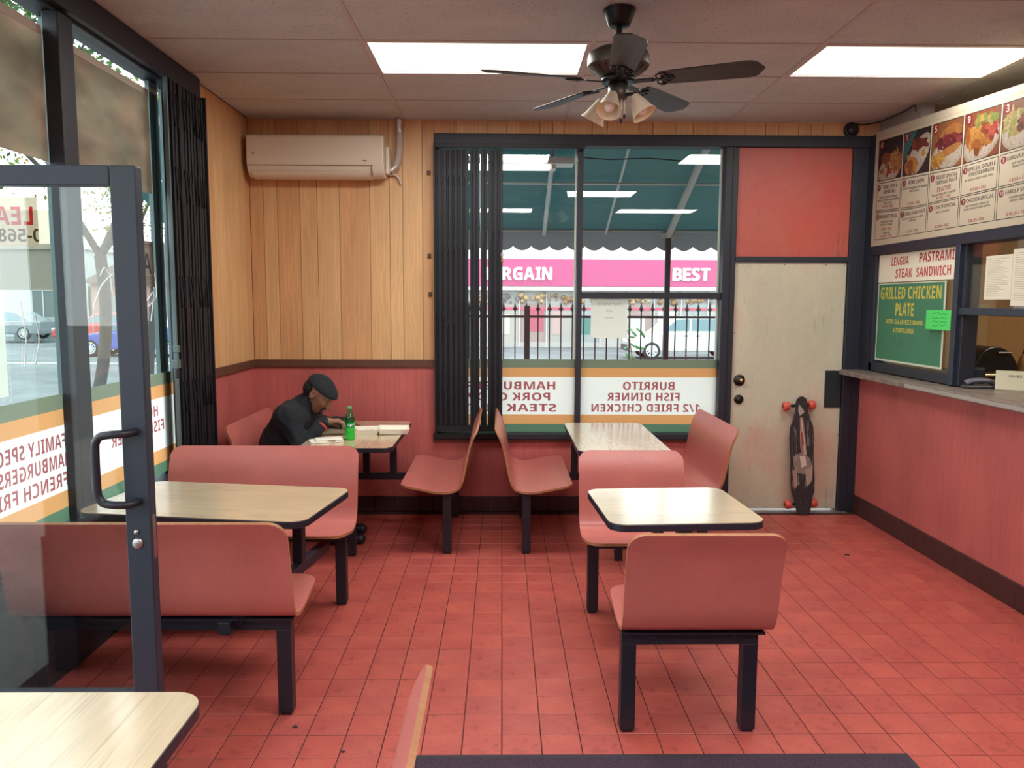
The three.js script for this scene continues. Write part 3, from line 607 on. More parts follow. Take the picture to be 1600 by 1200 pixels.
// floor mat along the bottom of the view
{
  const m = dataTex(128, 128, (u, v) => { const t = 70 + 90 * fbm(u, v, 64, 64, 2, 301); return [t, t * 0.9, t]; }, true, [6, 6]);
  const t = thing('floor_mat', 'dark purple floor mat at the bottom edge', 'mat');
  part('pile', bx(-0.3, 1.47, 0.001, 0.009, -2.675, -1.5, 0.003), std({ map: m, color: lin(0.25, 0.17, 0.24), roughness: 1, bumpMap: roughNoise, bumpScale: 0.002 }), t);
  part('border', merge([bx(-0.325, 1.495, 0.0005, 0.006, -2.7, -2.675, 0.002), bx(1.47, 1.495, 0.0005, 0.006, -2.675, -1.5, 0.002), bx(-0.325, -0.3, 0.0005, 0.006, -2.675, -1.5, 0.002)]), std({ color: lin(0.03, 0.022, 0.035), roughness: 0.8 }), t);
}

// ================================================================ THINGS ON WALLS AND CEILING
// ---------------------------------------------------------------- ceiling fan
{
  const t = thing('ceiling_fan', 'dark five-blade ceiling fan with frosted lamp shades', 'fan', [0.545, 0, -3.80]);
  const dark = std({ color: lin(0.016, 0.016, 0.018), metalness: 0.5, roughness: 0.38 }), pewter = std({ color: lin(0.09, 0.08, 0.07), metalness: 0.7, roughness: 0.42 });
  part('canopy', lathe([[0.0, 2.925], [0.03, 2.925], [0.05, 2.935], [0.062, 2.965], [0.072, 2.99], [0.075, H - 0.004]], 32), dark, t);
  part('downrod', rod([0, 2.83, 0], [0, 2.93, 0], 0.014, 16), dark, t);
  const motor = part('motor_housing', lathe([[0, 2.845], [0.03, 2.845], [0.06, 2.838], [0.11, 2.825], [0.138, 2.808], [0.145, 2.79], [0.145, 2.755], [0.14, 2.745], [0.125, 2.735], [0.1, 2.715], [0.07, 2.70], [0, 2.70]], 44), pewter, t);
  const ribs = []; for (let i = 0; i < 20; i++) { const a = i / 20 * 6.283; ribs.push(bar([0.085 * Math.cos(a), 2.712, 0.085 * Math.sin(a)], [0.132 * Math.cos(a), 2.742, 0.132 * Math.sin(a)], 0.006, 0.01)); }
  part('vent_rib', merge(ribs), dark, motor);
  part('hub', lathe([[0, 2.70], [0.075, 2.70], [0.08, 2.69], [0.075, 2.675], [0, 2.675]], 32), dark, t);
  part('switch_housing', lathe([[0, 2.675], [0.045, 2.675], [0.048, 2.63], [0.044, 2.605], [0.03, 2.595], [0, 2.593]], 32), pewter, t);
  const bladeTex = dataTex(128, 512, (u, v) => { const f = fbm(u, v, 30, 4, 3, 311), q = 150 + 150 * (f - 0.5); return [q * 1.05, q * 0.95, q * 0.92]; }, true, [3, 1]);
  const bm = std({ color: lin(0.075, 0.055, 0.055), map: bladeTex, roughness: 0.4 });
  const sh = new THREE.Shape(); // blade plan, root at x = 0.2
  sh.moveTo(0.2, -0.05); sh.lineTo(0.26, -0.058); sh.lineTo(0.58, -0.07); sh.quadraticCurveTo(0.62, -0.068, 0.635, -0.045); sh.lineTo(0.66, 0); sh.lineTo(0.635, 0.045); sh.quadraticCurveTo(0.62, 0.068, 0.58, 0.07); sh.lineTo(0.26, 0.058); sh.lineTo(0.2, 0.05); sh.closePath();
  const bg = new THREE.ExtrudeGeometry(sh, { depth: 0.005, bevelEnabled: true, bevelThickness: 0.001, bevelSize: 0.001, bevelSegments: 1 }); bg.rotateX(-Math.PI / 2); metreUV(bg);
  { const p = bg.attributes.position, uv = bg.attributes.uv; for (let i = 0; i < p.count; i++) uv.setXY(i, p.getZ(i), p.getX(i)); }
  const iron = merge([bx(0.07, 0.17, -0.006, 0.0, -0.016, 0.016, 0.002), ...[-1, 0, 1].map((s) => { const g = new THREE.TorusGeometry(0.024, 0.004, 6, 20); g.rotateX(Math.PI / 2); g.translate(s ? 0.205 : 0.235, -0.004, s * 0.026); return g; }), bx(0.16, 0.26, -0.006, -0.002, -0.008, 0.008)]);
  for (let k = 0; k < 5; k++) {
    const a = -0.379 + k * 2 * Math.PI / 5, b = part('blade', bg, bm, t);
    b.position.y = 2.68; b.rotation.set(-0.225, a, 0, 'YXZ');
    part('blade_iron', iron, dark, b);
  }
  const shadeMat = phy({ color: lin(0.78, 0.68, 0.52), roughness: 0.7, transmission: 0.35, thickness: 0 }), bulb = std({ color: lin(0.85, 0.82, 0.74), roughness: 0.3 });
  const sg = lathe([[0.022, 0], [0.026, -0.01], [0.033, -0.03], [0.043, -0.06], [0.05, -0.085], [0.058, -0.1], [0.062, -0.105], [0.058, -0.102], [0.047, -0.083], [0.04, -0.058], [0.03, -0.03], [0.02, -0.004]], 28);
  const bgeo = lathe([[0, -0.10], [0.018, -0.094], [0.026, -0.078], [0.024, -0.06], [0.014, -0.04], [0.013, -0.01], [0, -0.01]], 18);
  for (const a of [-0.5, 2.55, 4.25]) { // lamp arms, angle from +x towards -z
    const arm = part('lamp_arm', tube([[0.035 * Math.cos(a), 2.62, -0.035 * Math.sin(a)], [0.07 * Math.cos(a), 2.618, -0.07 * Math.sin(a)], [0.08 * Math.cos(a), 2.605, -0.08 * Math.sin(a)]], 0.009, 12, 8), dark, t);
    const s = part('lamp_shade', sg, shadeMat, t); s.position.set(0.078 * Math.cos(a), 2.608, -0.078 * Math.sin(a)); s.rotation.set(0, a, 0.55, 'YXZ');
    part('bulb', bgeo, bulb, s);
  }
  for (const [x, z, y] of [[0.012, 0.03, 2.505], [0.03, 0.01, 2.53]]) { const c = part('pull_chain', rod([x, y, z], [x, 2.6, z], 0.0016, 6), M.brass, t); const g = lathe([[0, 0], [0.005, 0.004], [0.006, 0.014], [0.002, 0.024], [0, 0.025]], 10); g.translate(x, y - 0.02, z); part('chain_fob', g, dark, c); }
}

// ---------------------------------------------------------------- split air conditioner
{
  const white = phy({ color: lin(0.66, 0.585, 0.47), roughness: 0.38 }), t = thing('air_conditioner', 'long cream wall air conditioner unit on the wood planks', 'air conditioner', [-1.365, 0, ZB]);
  const W = 1.0, prof = new THREE.Shape(); // (depth, height)
  prof.moveTo(0, 2.575); prof.lineTo(0.1, 2.555); prof.quadraticCurveTo(0.155, 2.56, 0.18, 2.60); prof.quadraticCurveTo(0.205, 2.645, 0.205, 2.70); prof.lineTo(0.2, 2.83); prof.quadraticCurveTo(0.198, 2.858, 0.17, 2.86); prof.lineTo(0, 2.86); prof.closePath();
  const body = new THREE.ExtrudeGeometry(prof, { depth: W - 0.02, bevelEnabled: true, bevelThickness: 0.01, bevelSize: 0.008, bevelOffset: -0.008, bevelSegments: 4, curveSegments: 12 });
  body.rotateY(-Math.PI / 2); body.translate(W / 2 - 0.01, 0, 0); // shape x (depth) -> +z
  const b = part('casing', body, white, t);
  part('panel_seam', bx(-W / 2 + 0.012, W / 2 - 0.08, 2.636, 2.639, 0.196, 0.2025), std({ color: lin(0.12, 0.09, 0.06), roughness: 0.7 }), b);
  const fl = new THREE.Shape(); fl.moveTo(0.105, 2.552); fl.quadraticCurveTo(0.158, 2.556, 0.183, 2.598); fl.lineTo(0.186, 2.596); fl.quadraticCurveTo(0.162, 2.551, 0.106, 2.547); fl.closePath();
  const fg = new THREE.ExtrudeGeometry(fl, { depth: W - 0.13, bevelEnabled: false }); fg.rotateY(-Math.PI / 2); fg.translate(W / 2 - 0.095, 0, 0.002); part('louvre_flap', fg, white, t);
  part('side_seam', bx(W / 2 - 0.09, W / 2 - 0.087, 2.57, 2.637, 0.16, 0.2), std({ color: lin(0.12, 0.09, 0.06), roughness: 0.7 }), b);
  part('display', bx(W / 2 - 0.15, W / 2 - 0.125, 2.668, 2.676, 0.2, 0.2075), std({ color: lin(0.2, 0.17, 0.13), roughness: 0.4 }), b);
  { const g = new THREE.TorusGeometry(0.009, 0.0015, 6, 18, 4.6); g.translate(-W / 2 + 0.055, 2.72, 0.2065); part('emblem', g, std({ color: lin(0.2, 0.16, 0.12), roughness: 0.4 }), b); }
  part('pipe_cover', bx(W / 2, W / 2 + 0.03, 2.59, 2.79, 0, 0.12, 0.01), white, t);
  const pipe = std({ color: lin(0.42, 0.36, 0.30), roughness: 0.6, bumpMap: roughNoise, bumpScale: 0.004 }), foil = std({ color: lin(0.62, 0.58, 0.52), metalness: 0.85, roughness: 0.32, bumpMap: roughNoise, bumpScale: 0.006 });
  part('refrigerant_pipe', tube([[0.595, H, 0.05], [0.595, 2.93, 0.05], [0.598, 2.84, 0.05], [0.59, 2.73, 0.05], [0.57, 2.665, 0.05], [0.53, 2.625, 0.05]], 0.027, 50, 12), pipe, t);
  part('foil_tape', tube([[0.595, H - 0.003, 0.05], [0.595, 2.96, 0.05], [0.597, 2.9, 0.052]], 0.031, 16, 10), foil, t);
  part('foil_tape', tube([[0.575, 2.66, 0.05], [0.545, 2.635, 0.05], [0.528, 2.622, 0.05]], 0.030, 10, 10), foil, t);
  part('foil_tape', lathe([[0.0, 0], [0.036, 0], [0.03, 0.012], [0.0, 0.012]], 16).translate(0.595, H - 0.016, 0.05), foil, t);
  part('drain_hose', tube([[0.52, 2.6, 0.04], [0.56, 2.6, 0.035], [0.59, 2.57, 0.03], [0.605, 2.53, 0.025]], 0.009, 24, 8), std({ color: lin(0.6, 0.5, 0.42), roughness: 0.5 }), t);
}

// ---------------------------------------------------------------- dome camera
{
  const t = thing('dome_camera', 'small black dome camera high on the back wall near the menu board', 'camera', [2.64, 2.955, ZB]);
  const b = lathe([[0, 0.03], [0.052, 0.03], [0.056, 0.02], [0.056, 0]], 28); b.rotateX(Q); part('mount', b, M.black, t);
  const d = new THREE.SphereGeometry(0.043, 24, 14, 0, Math.PI * 2, 0, Q); d.rotateX(Q); d.translate(0, 0, 0.028); part('dome', d, phy({ color: lin(0.015, 0.018, 0.025), roughness: 0.08 }), t);
}
{ // cable running along the top of the wall above the menu board
  setMeta(part('cable', tube([[2.62, 3.0, ZB + 0.02], [2.72, 2.99, ZB + 0.03], [2.79, 2.985, -5.9], [2.795, 2.98, -5.6], [2.79, 2.985, -5.42], [2.795, 2.94, -5.41]], 0.005, 50, 6), M.black, scene), 'thin black cable along the wall top by the dome camera', 'cable');
}

// ---------------------------------------------------------------- menu board
function food(g, x, y, w, h, k) { // flat printed plate pictures
  const R = (i, j = 0) => hash(i, j + k * 31, 401);
  g.save(); g.beginPath(); g.rect(x, y, w, h); g.clip();
  g.fillStyle = ['#2b2328', '#25202b', '#a4683c', '#9a5330', '#8e5a38'][k]; g.fillRect(x, y, w, h);
  if (k === 1) { g.fillStyle = '#2f7d86'; g.beginPath(); g.moveTo(x, y); g.lineTo(x + w * 0.5, y); g.lineTo(x, y + h * 0.75); g.fill(); }
  const plate = (cx, cy, a, b, r) => { g.fillStyle = '#cfc6b8'; g.beginPath(); g.ellipse(x + cx * w, y + cy * h, a * w, b * h, r, 0, 7); g.fill(); g.fillStyle = '#e4ddcf'; g.beginPath(); g.ellipse(x + cx * w, y + cy * h, a * w * 0.88, b * h * 0.85, r, 0, 7); g.fill(); };
  const blobs = (n, cx, cy, sx, sy, cols, s, j, len = 1) => { for (let i = 0; i < n; i++) { const a = R(i, j) * 6.28, q = Math.sqrt(R(i, j + 1)); g.fillStyle = cols[Math.floor(R(i, j + 2) * cols.length)]; g.beginPath(); g.ellipse(x + (cx + sx * q * Math.cos(a)) * w, y + (cy + sy * q * Math.sin(a)) * h, s * w * (0.5 + R(i, j + 3)) * len, s * w * (0.4 + 0.5 * R(i, j + 4)), R(i, j + 5) * 3.14, 0, 7); g.fill(); } };
  if (k === 0) { plate(0.5, 0.75, 0.5, 0.35, -0.3); blobs(60, 0.75, 0.6, 0.2, 0.25, ['#c98a45', '#dba45e', '#b87636'], 0.05, 1, 2.2); blobs(20, 0.33, 0.75, 0.22, 0.2, ['#a03a2c', '#c04a35', '#8fa050', '#e8d8b0'], 0.07, 7); g.fillStyle = '#a4582c'; g.beginPath(); g.ellipse(x + 0.33 * w, y + 0.47 * h, 0.2 * w, 0.14 * h, 0, 0, 7); g.fill(); }
  if (k === 1) { plate(0.58, 0.58, 0.52, 0.32, -0.7); blobs(24, 0.3, 0.78, 0.2, 0.15, ['#c87a3a', '#e0a050', '#a8602c'], 0.1, 1); blobs(26, 0.62, 0.36, 0.25, 0.12, ['#7a2e22', '#99402c', '#5c2018'], 0.07, 7, 2); g.fillStyle = '#f2ead8'; g.beginPath(); g.ellipse(x + 0.76 * w, y + 0.55 * h, 0.16 * w, 0.14 * h, 0, 0, 7); g.fill(); g.fillStyle = '#e8b040'; g.beginPath(); g.arc(x + 0.76 * w, y + 0.55 * h, 0.07 * w, 0, 7); g.fill(); }
  if (k === 2) { plate(0.55, 0.7, 0.55, 0.35, -0.2); g.fillStyle = '#c98440'; g.beginPath(); g.ellipse(x + 0.6 * w, y + 0.3 * h, 0.36 * w, 0.2 * h, -0.2, 0, 7); g.fill(); blobs(90, 0.58, 0.45, 0.42, 0.13, ['#6e1f28', '#8a2a34', '#521520', '#a84048'], 0.045, 1, 1.6); g.fillStyle = '#d09048'; g.beginPath(); g.ellipse(x + 0.6 * w, y + 0.64 * h, 0.38 * w, 0.09 * h, -0.2, 0, 7); g.fill(); blobs(40, 0.22, 0.8, 0.2, 0.13, ['#d8a040', '#e8b858', '#c08830'], 0.05, 9, 1.6); }
  if (k === 3) { plate(0.5, 0.62, 0.52, 0.4, -0.3); blobs(46, 0.42, 0.55, 0.32, 0.28, ['#b8682a', '#d08838', '#964e1e', '#e0a24c'], 0.1, 1); blobs(20, 0.8, 0.42, 0.16, 0.16, ['#c84a3a', '#d86048', '#a03428'], 0.08, 7); blobs(20, 0.62, 0.2, 0.3, 0.1, ['#8aa048', '#d8c070', '#c8b050'], 0.07, 13); }
  if (k === 4) { plate(0.5, 0.6, 0.5, 0.42, -0.2); blobs(70, 0.3, 0.42, 0.25, 0.25, ['#d8c890', '#c8b870', '#a8b058'], 0.05, 1, 1.6); blobs(40, 0.62, 0.5, 0.25, 0.18, ['#7a4028', '#5c2c1c', '#98583a'], 0.06, 7); blobs(20, 0.75, 0.2, 0.22, 0.12, ['#c84030', '#a83024'], 0.07, 13); }
  for (let i = 0; i < 900; i++) { // fine printed texture
    const px = x + R(i, 20) * w, py = y + (0.12 + 0.85 * R(i, 21)) * h , k2 = R(i, 22);
    g.fillStyle = k2 < 0.5 ? `rgba(40,20,15,${0.05 + 0.14 * R(i, 23)})` : `rgba(245,215,170,${0.04 + 0.12 * R(i, 23)})`;
    g.beginPath(); g.ellipse(px, py, w * (0.006 + 0.022 * R(i, 24)), w * (0.004 + 0.012 * R(i, 25)), R(i, 26) * 3.14, 0, 7); g.fill();
  }
  g.fillStyle = 'rgba(70,45,40,0.16)'; g.fillRect(x, y, w, h);
  g.restore(); g.strokeStyle = '#1c1a1c'; g.lineWidth = 5; g.strokeRect(x, y, w, h);
}
{
  const t = thing('menu_board', 'long white menu board with food pictures above the order window', 'menu board', [2.80, 0, 0]);
  const z0 = -5.93, len = 1.95, y0 = 2.075, hh = 0.84;
  const slope = (g) => { const p = g.attributes.position; for (let i = 0; i < p.count; i++) p.setY(i, y0 + (p.getY(i) - y0) * (1 - 0.068 * (p.getZ(i) - z0))); return g; };   // the board is lower towards the counter's near end
  const tex = canvasTex(2048, 872, (g, w, h) => {
    g.fillStyle = '#e9dfc9'; g.fillRect(0, 0, w, h); g.fillStyle = '#cdbf9f'; g.fillRect(0, 46, w, 4); g.fillStyle = '#b03a34';
    const S = w / len, cw = 0.36 * S, x0 = 0.055 * S;
    const dark = '#2a2630', redc = '#9c2c2e';
    const cells = [
      [['1', ['TIAN\'S SUPER', 'BREAKFAST'], ['2 EGGS, 3 BACON or SAUSAGE', 'SERVED W/ HOMEMADE HASH BROWNS', 'TOAST & JELLY'], ['$ 5.95 + TAX']], ['6', ['BREAKFAST SPECIAL'], ['2 PANCAKES, 2 EGGS', 'BACON or SAUSAGE'], ['$ 4.50 + TAX', '2 PANCAKES', '$ 2.60 + TAX']]],
      [['2', ['PORK CHOPS'], ['SERVED W/ HOMEMADE HASH BROWNS', 'TOAST & JELLY'], ['$ 6.95 + TAX']], ['7', ['CARNE ASADA PLATE'], ['SERVED W/ SALAD, RICE, BEANS', 'TORTILLAS'], ['$ 8.95 + TAX']]],
      [['3', ['HOUSE SPECIAL', 'TERIYAKI PLATE'], ['BEEF or CHICKEN'], ['$ 6.49 + TAX', 'TERIYAKI BOWL BEEF or CHICKEN', '$ 7.25 + TAX']], ['8', ['3 TACO SPECIAL'], ['BEEF or CHICKEN'], ['$ 3.99 + TAX']]],
      [['4', ['SPECIAL DOUBLE', 'CHEESEBURGER'], ['W/ FRENCH FRIES & MED. SODA'], ['$ 7.45 + TAX']], ['9', ['CHICKEN SPECIAL'], ['HALF CHICKEN SERVED W/', 'SALAD, FRENCH FRIES & ROLL'], ['$ 8.25 + TAX']]],
      [['5', ['FAMOUS PASTRAMI'], ['HOT PASTRAMI', 'FRENCH FRIES'], ['$ 8.95 + TAX']], ['10', ['FAMILY SPECIAL'], ['5 HAMBURGERS', 'FRENCH FRIES'], ['$ 19.25 + TAX']]],
    ];
    const nums = ['4', '1', '5', '9', '3'];
    for (let c = 0; c < 5; c++) {
      const x = x0 + c * cw, pw = cw - 0.018 * S;
      food(g, x, 78, pw, 300, c);
      g.fillStyle = '#8e2230'; g.beginPath(); g.arc(x + 42, 112, 34, 0, 7); g.fill(); g.fillStyle = '#f3ead8'; stretch(g, nums[c], x + 42, 132, 42);
      for (let r = 0; r < 2; r++) {
        const [n, head, body, price] = cells[c][r], y = 396 + r * 218, bh = 206;
        g.strokeStyle = dark; g.lineWidth = 5; g.strokeRect(x, y, pw, bh);
        g.fillStyle = '#8e2230'; g.beginPath(); g.arc(x + 34, y + 36, 24, 0, 7); g.fill(); g.fillStyle = '#f3ead8'; stretch(g, n, x + 34, y + 49, 27, 0.9);
        let yy = y + 48; const fit = (s, px, mw) => { g.font = 'bold 100px sans-serif'; const m = g.measureText(s).width * px / 72; return Math.min(1, mw / m); };
        g.fillStyle = dark; for (const s of head) { stretch(g, s, x + pw / 2 + 22, yy, 26, Math.min(0.95, fit(s, 26, pw - 80))); yy += 36; }
        yy -= 4; for (const s of body) { stretch(g, s, x + pw / 2, yy, 14, fit(s, 14, pw - 30)); yy += 22; }
        g.fillStyle = redc; let py = y + bh - 16 - (price.length - 1) * 26; for (const s of price) { g.fillStyle = s[0] === '$' ? redc : dark; stretch(g, s, x + pw / 2, py, s[0] === '$' ? 21 : 15, fit(s, 18, pw - 20)); py += 27; }
      }
    }
  });
  const face = new THREE.PlaneGeometry(len, hh); face.rotateY(-Q); face.translate(-0.0215, y0 + hh / 2, z0 + len / 2);
  slope(face);
  const bd = part('board', slope(bx(-0.02, 0.03, y0, y0 + hh, z0, z0 + len, 0.004)), std({ color: lin(0.62, 0.52, 0.34), roughness: 0.6 }), t);
  part('print', face, std({ map: tex, roughness: 0.5, color: lin(0.52, 0.49, 0.46) }), bd);
}

// ---------------------------------------------------------------- order window in the counter wall (window_3)
{
  const w = struct('window_3', 'dark-framed order window above the counter', 'window');
  const x0 = XR - 0.01, x1 = XR + 0.13;
  part('head', bx(x0 - 0.01, x1, 2.008, 2.08, -5.9, -2.6, 0.004), M.blackFrame, w);
  part('bottom_rail', bx(x0, x1, 1.147, 1.21, -5.9, -4.81, 0.004), M.blackFrame, w);
  part('jamb', bx(x0, x1, 1.147, 2.01, -5.9, -5.855, 0.004), M.blackFrame, w);
  part('mullion', bx(x0 - 0.012, x0 + 0.05, 1.147, 2.01, -4.815, -4.765, 0.004), M.doorFrame, w);
  part('inner_jamb', bx(x0 + 0.012, x0 + 0.11, 1.147, 2.01, -4.765, -4.735, 0.004), M.blackFrame, w);
  part('sash_rail', bx(x0, x0 + 0.05, 1.582, 1.626, -4.765, -2.6, 0.004), M.doorFrame, w);
  part('end_jamb', bx(x0, x1, 1.147, 2.01, -2.65, -2.6, 0.004), M.blackFrame, w);
  part('pane', bx(XR + 0.02, XR + 0.026, 1.21, 2.008, -5.855, -4.815), M.glass, w);
  part('pane', bx(XR + 0.02, XR + 0.026, 1.626, 2.008, -4.735, -2.65), M.glass, w);
}
// signs in and on the order window
const flat = (wd, ht, x, y, z) => { const g = new THREE.PlaneGeometry(wd, ht); g.rotateY(-Q); g.translate(x, y, z); return g; };
{
  const t1 = canvasTex(1024, 200, (g, w, h) => {
    g.fillStyle = '#e3dcc8'; g.fillRect(0, 0, w, h); g.fillStyle = '#a3303a';
    fitText(g, 'LENGUA', 300, 84, 240, 60); fitText(g, 'PASTRAMI', 760, 78, 420, 64); g.fillStyle = '#b2403f'; fitText(g, 'STEAK', 360, 172, 230, 62); fitText(g, 'SANDWICH', 735, 172, 420, 62);
  });
  setMeta(part('sandwich_sign', flat(1.03, 0.2, XR + 0.012, 1.904, -5.335), std({ map: t1, roughness: 0.7 }), scene), 'white sign reading LENGUA, PASTRAMI, STEAK SANDWICH', 'sign');
  const t2 = canvasTex(1024, 660, (g, w, h) => {
    g.fillStyle = '#c9cfb8'; g.fillRect(0, 0, w, h); g.fillStyle = '#3c7a5c'; g.fillRect(16, 8, w - 40, h - 24);
    g.fillStyle = '#c9b945'; fitText(g, 'GRILLED', 250, 132, 410, 100); fitText(g, 'CHICKEN', 730, 132, 490, 100); fitText(g, 'PLATE', 450, 270, 300, 104);
    fitText(g, 'WITH SALAD RICE BEANS', 450, 338, 570, 36); fitText(g, '& TORTILLERIA', 445, 408, 330, 36);
    g.fillStyle = '#3d5a58'; g.font = 'italic 78px serif'; g.textAlign = 'center'; g.fillText('8.25', 370, 520);
  });
  setMeta(part('chicken_sign', flat(0.90, 0.565, XR + 0.012, 1.513, -5.395), std({ map: t2, roughness: 0.5 }), scene), 'green sign reading GRILLED CHICKEN PLATE in yellow letters', 'sign');
  const t3 = canvasTex(256, 128, (g, w, h) => { g.fillStyle = '#4fd768'; g.fillRect(0, 0, w, h); g.strokeStyle = '#2d8a45'; g.lineWidth = 4; for (let r = 0; r < 4; r++) { g.beginPath(); g.moveTo(70, 26 + r * 25); for (let i = 1; i < 12; i++) g.lineTo(70 + i * 13, 26 + r * 25 + (hash(i, r, 5) - 0.5) * 16); g.stroke(); } });
  setMeta(part('green_note', flat(0.285, 0.125, XR - 0.024, 1.548, -4.955), std({ map: t3, roughness: 0.8 }), scene), 'bright green handwritten note stuck beside the chicken sign', 'note');
  const t4 = canvasTex(256, 320, (g, w, h) => { g.fillStyle = '#d9d3bf'; g.fillRect(0, 0, w, h); g.fillStyle = '#a39d8c'; for (let r = 0; r < 22; r++) g.fillRect(20, 22 + r * 12.5, 100 + 110 * hash(r, 2, 9), 3); });
  setMeta(part('paper_sheet', flat(0.24, 0.25, XR + 0.016, 1.8, -4.44), std({ map: t4, roughness: 0.8 }), scene), 'typed paper sheet on the upper order window, left one', 'paper', 'papers on the order window');
  setMeta(part('paper_sheet', flat(0.25, 0.31, XR + 0.014, 1.795, -4.19), std({ map: t4, roughness: 0.8 }), scene), 'typed paper sheet on the upper order window, right one', 'paper', 'papers on the order window');
}
// counter ledge
{
  const t = thing('counter_ledge', 'grey speckled counter ledge with a worn metal edge', 'counter', [0, 0, 0]);
  const sh = new THREE.Shape(); const z0 = -6.03, x0 = 2.615, r = 0.06; // plan in (x, -z)
  sh.moveTo(3.12, -ZF + 0.01); sh.lineTo(x0, -ZF + 0.01); sh.lineTo(x0, -z0 - r); sh.quadraticCurveTo(x0, -z0, x0 + r, -z0); sh.lineTo(2.80, -z0); sh.lineTo(2.80, 5.9); sh.lineTo(3.12, 5.9); sh.closePath();
  const g = new THREE.ExtrudeGeometry(sh, { depth: 0.028, bevelEnabled: true, bevelThickness: 0.004, bevelSize: 0.004, bevelSegments: 2 }); g.rotateX(-Q); g.translate(0, 1.109, 0); metreUV(g);
  part('slab', g, std({ color: lin(0.36, 0.30, 0.27), map: stoneTex, roughness: 0.35 }), t);
  part('edge_strip', bx(x0 - 0.0075, x0 - 0.004, 1.112, 1.134, -5.0, ZF - 0.02), std({ color: lin(0.5, 0.47, 0.44), metalness: 0.7, roughness: 0.35 }), t);
}

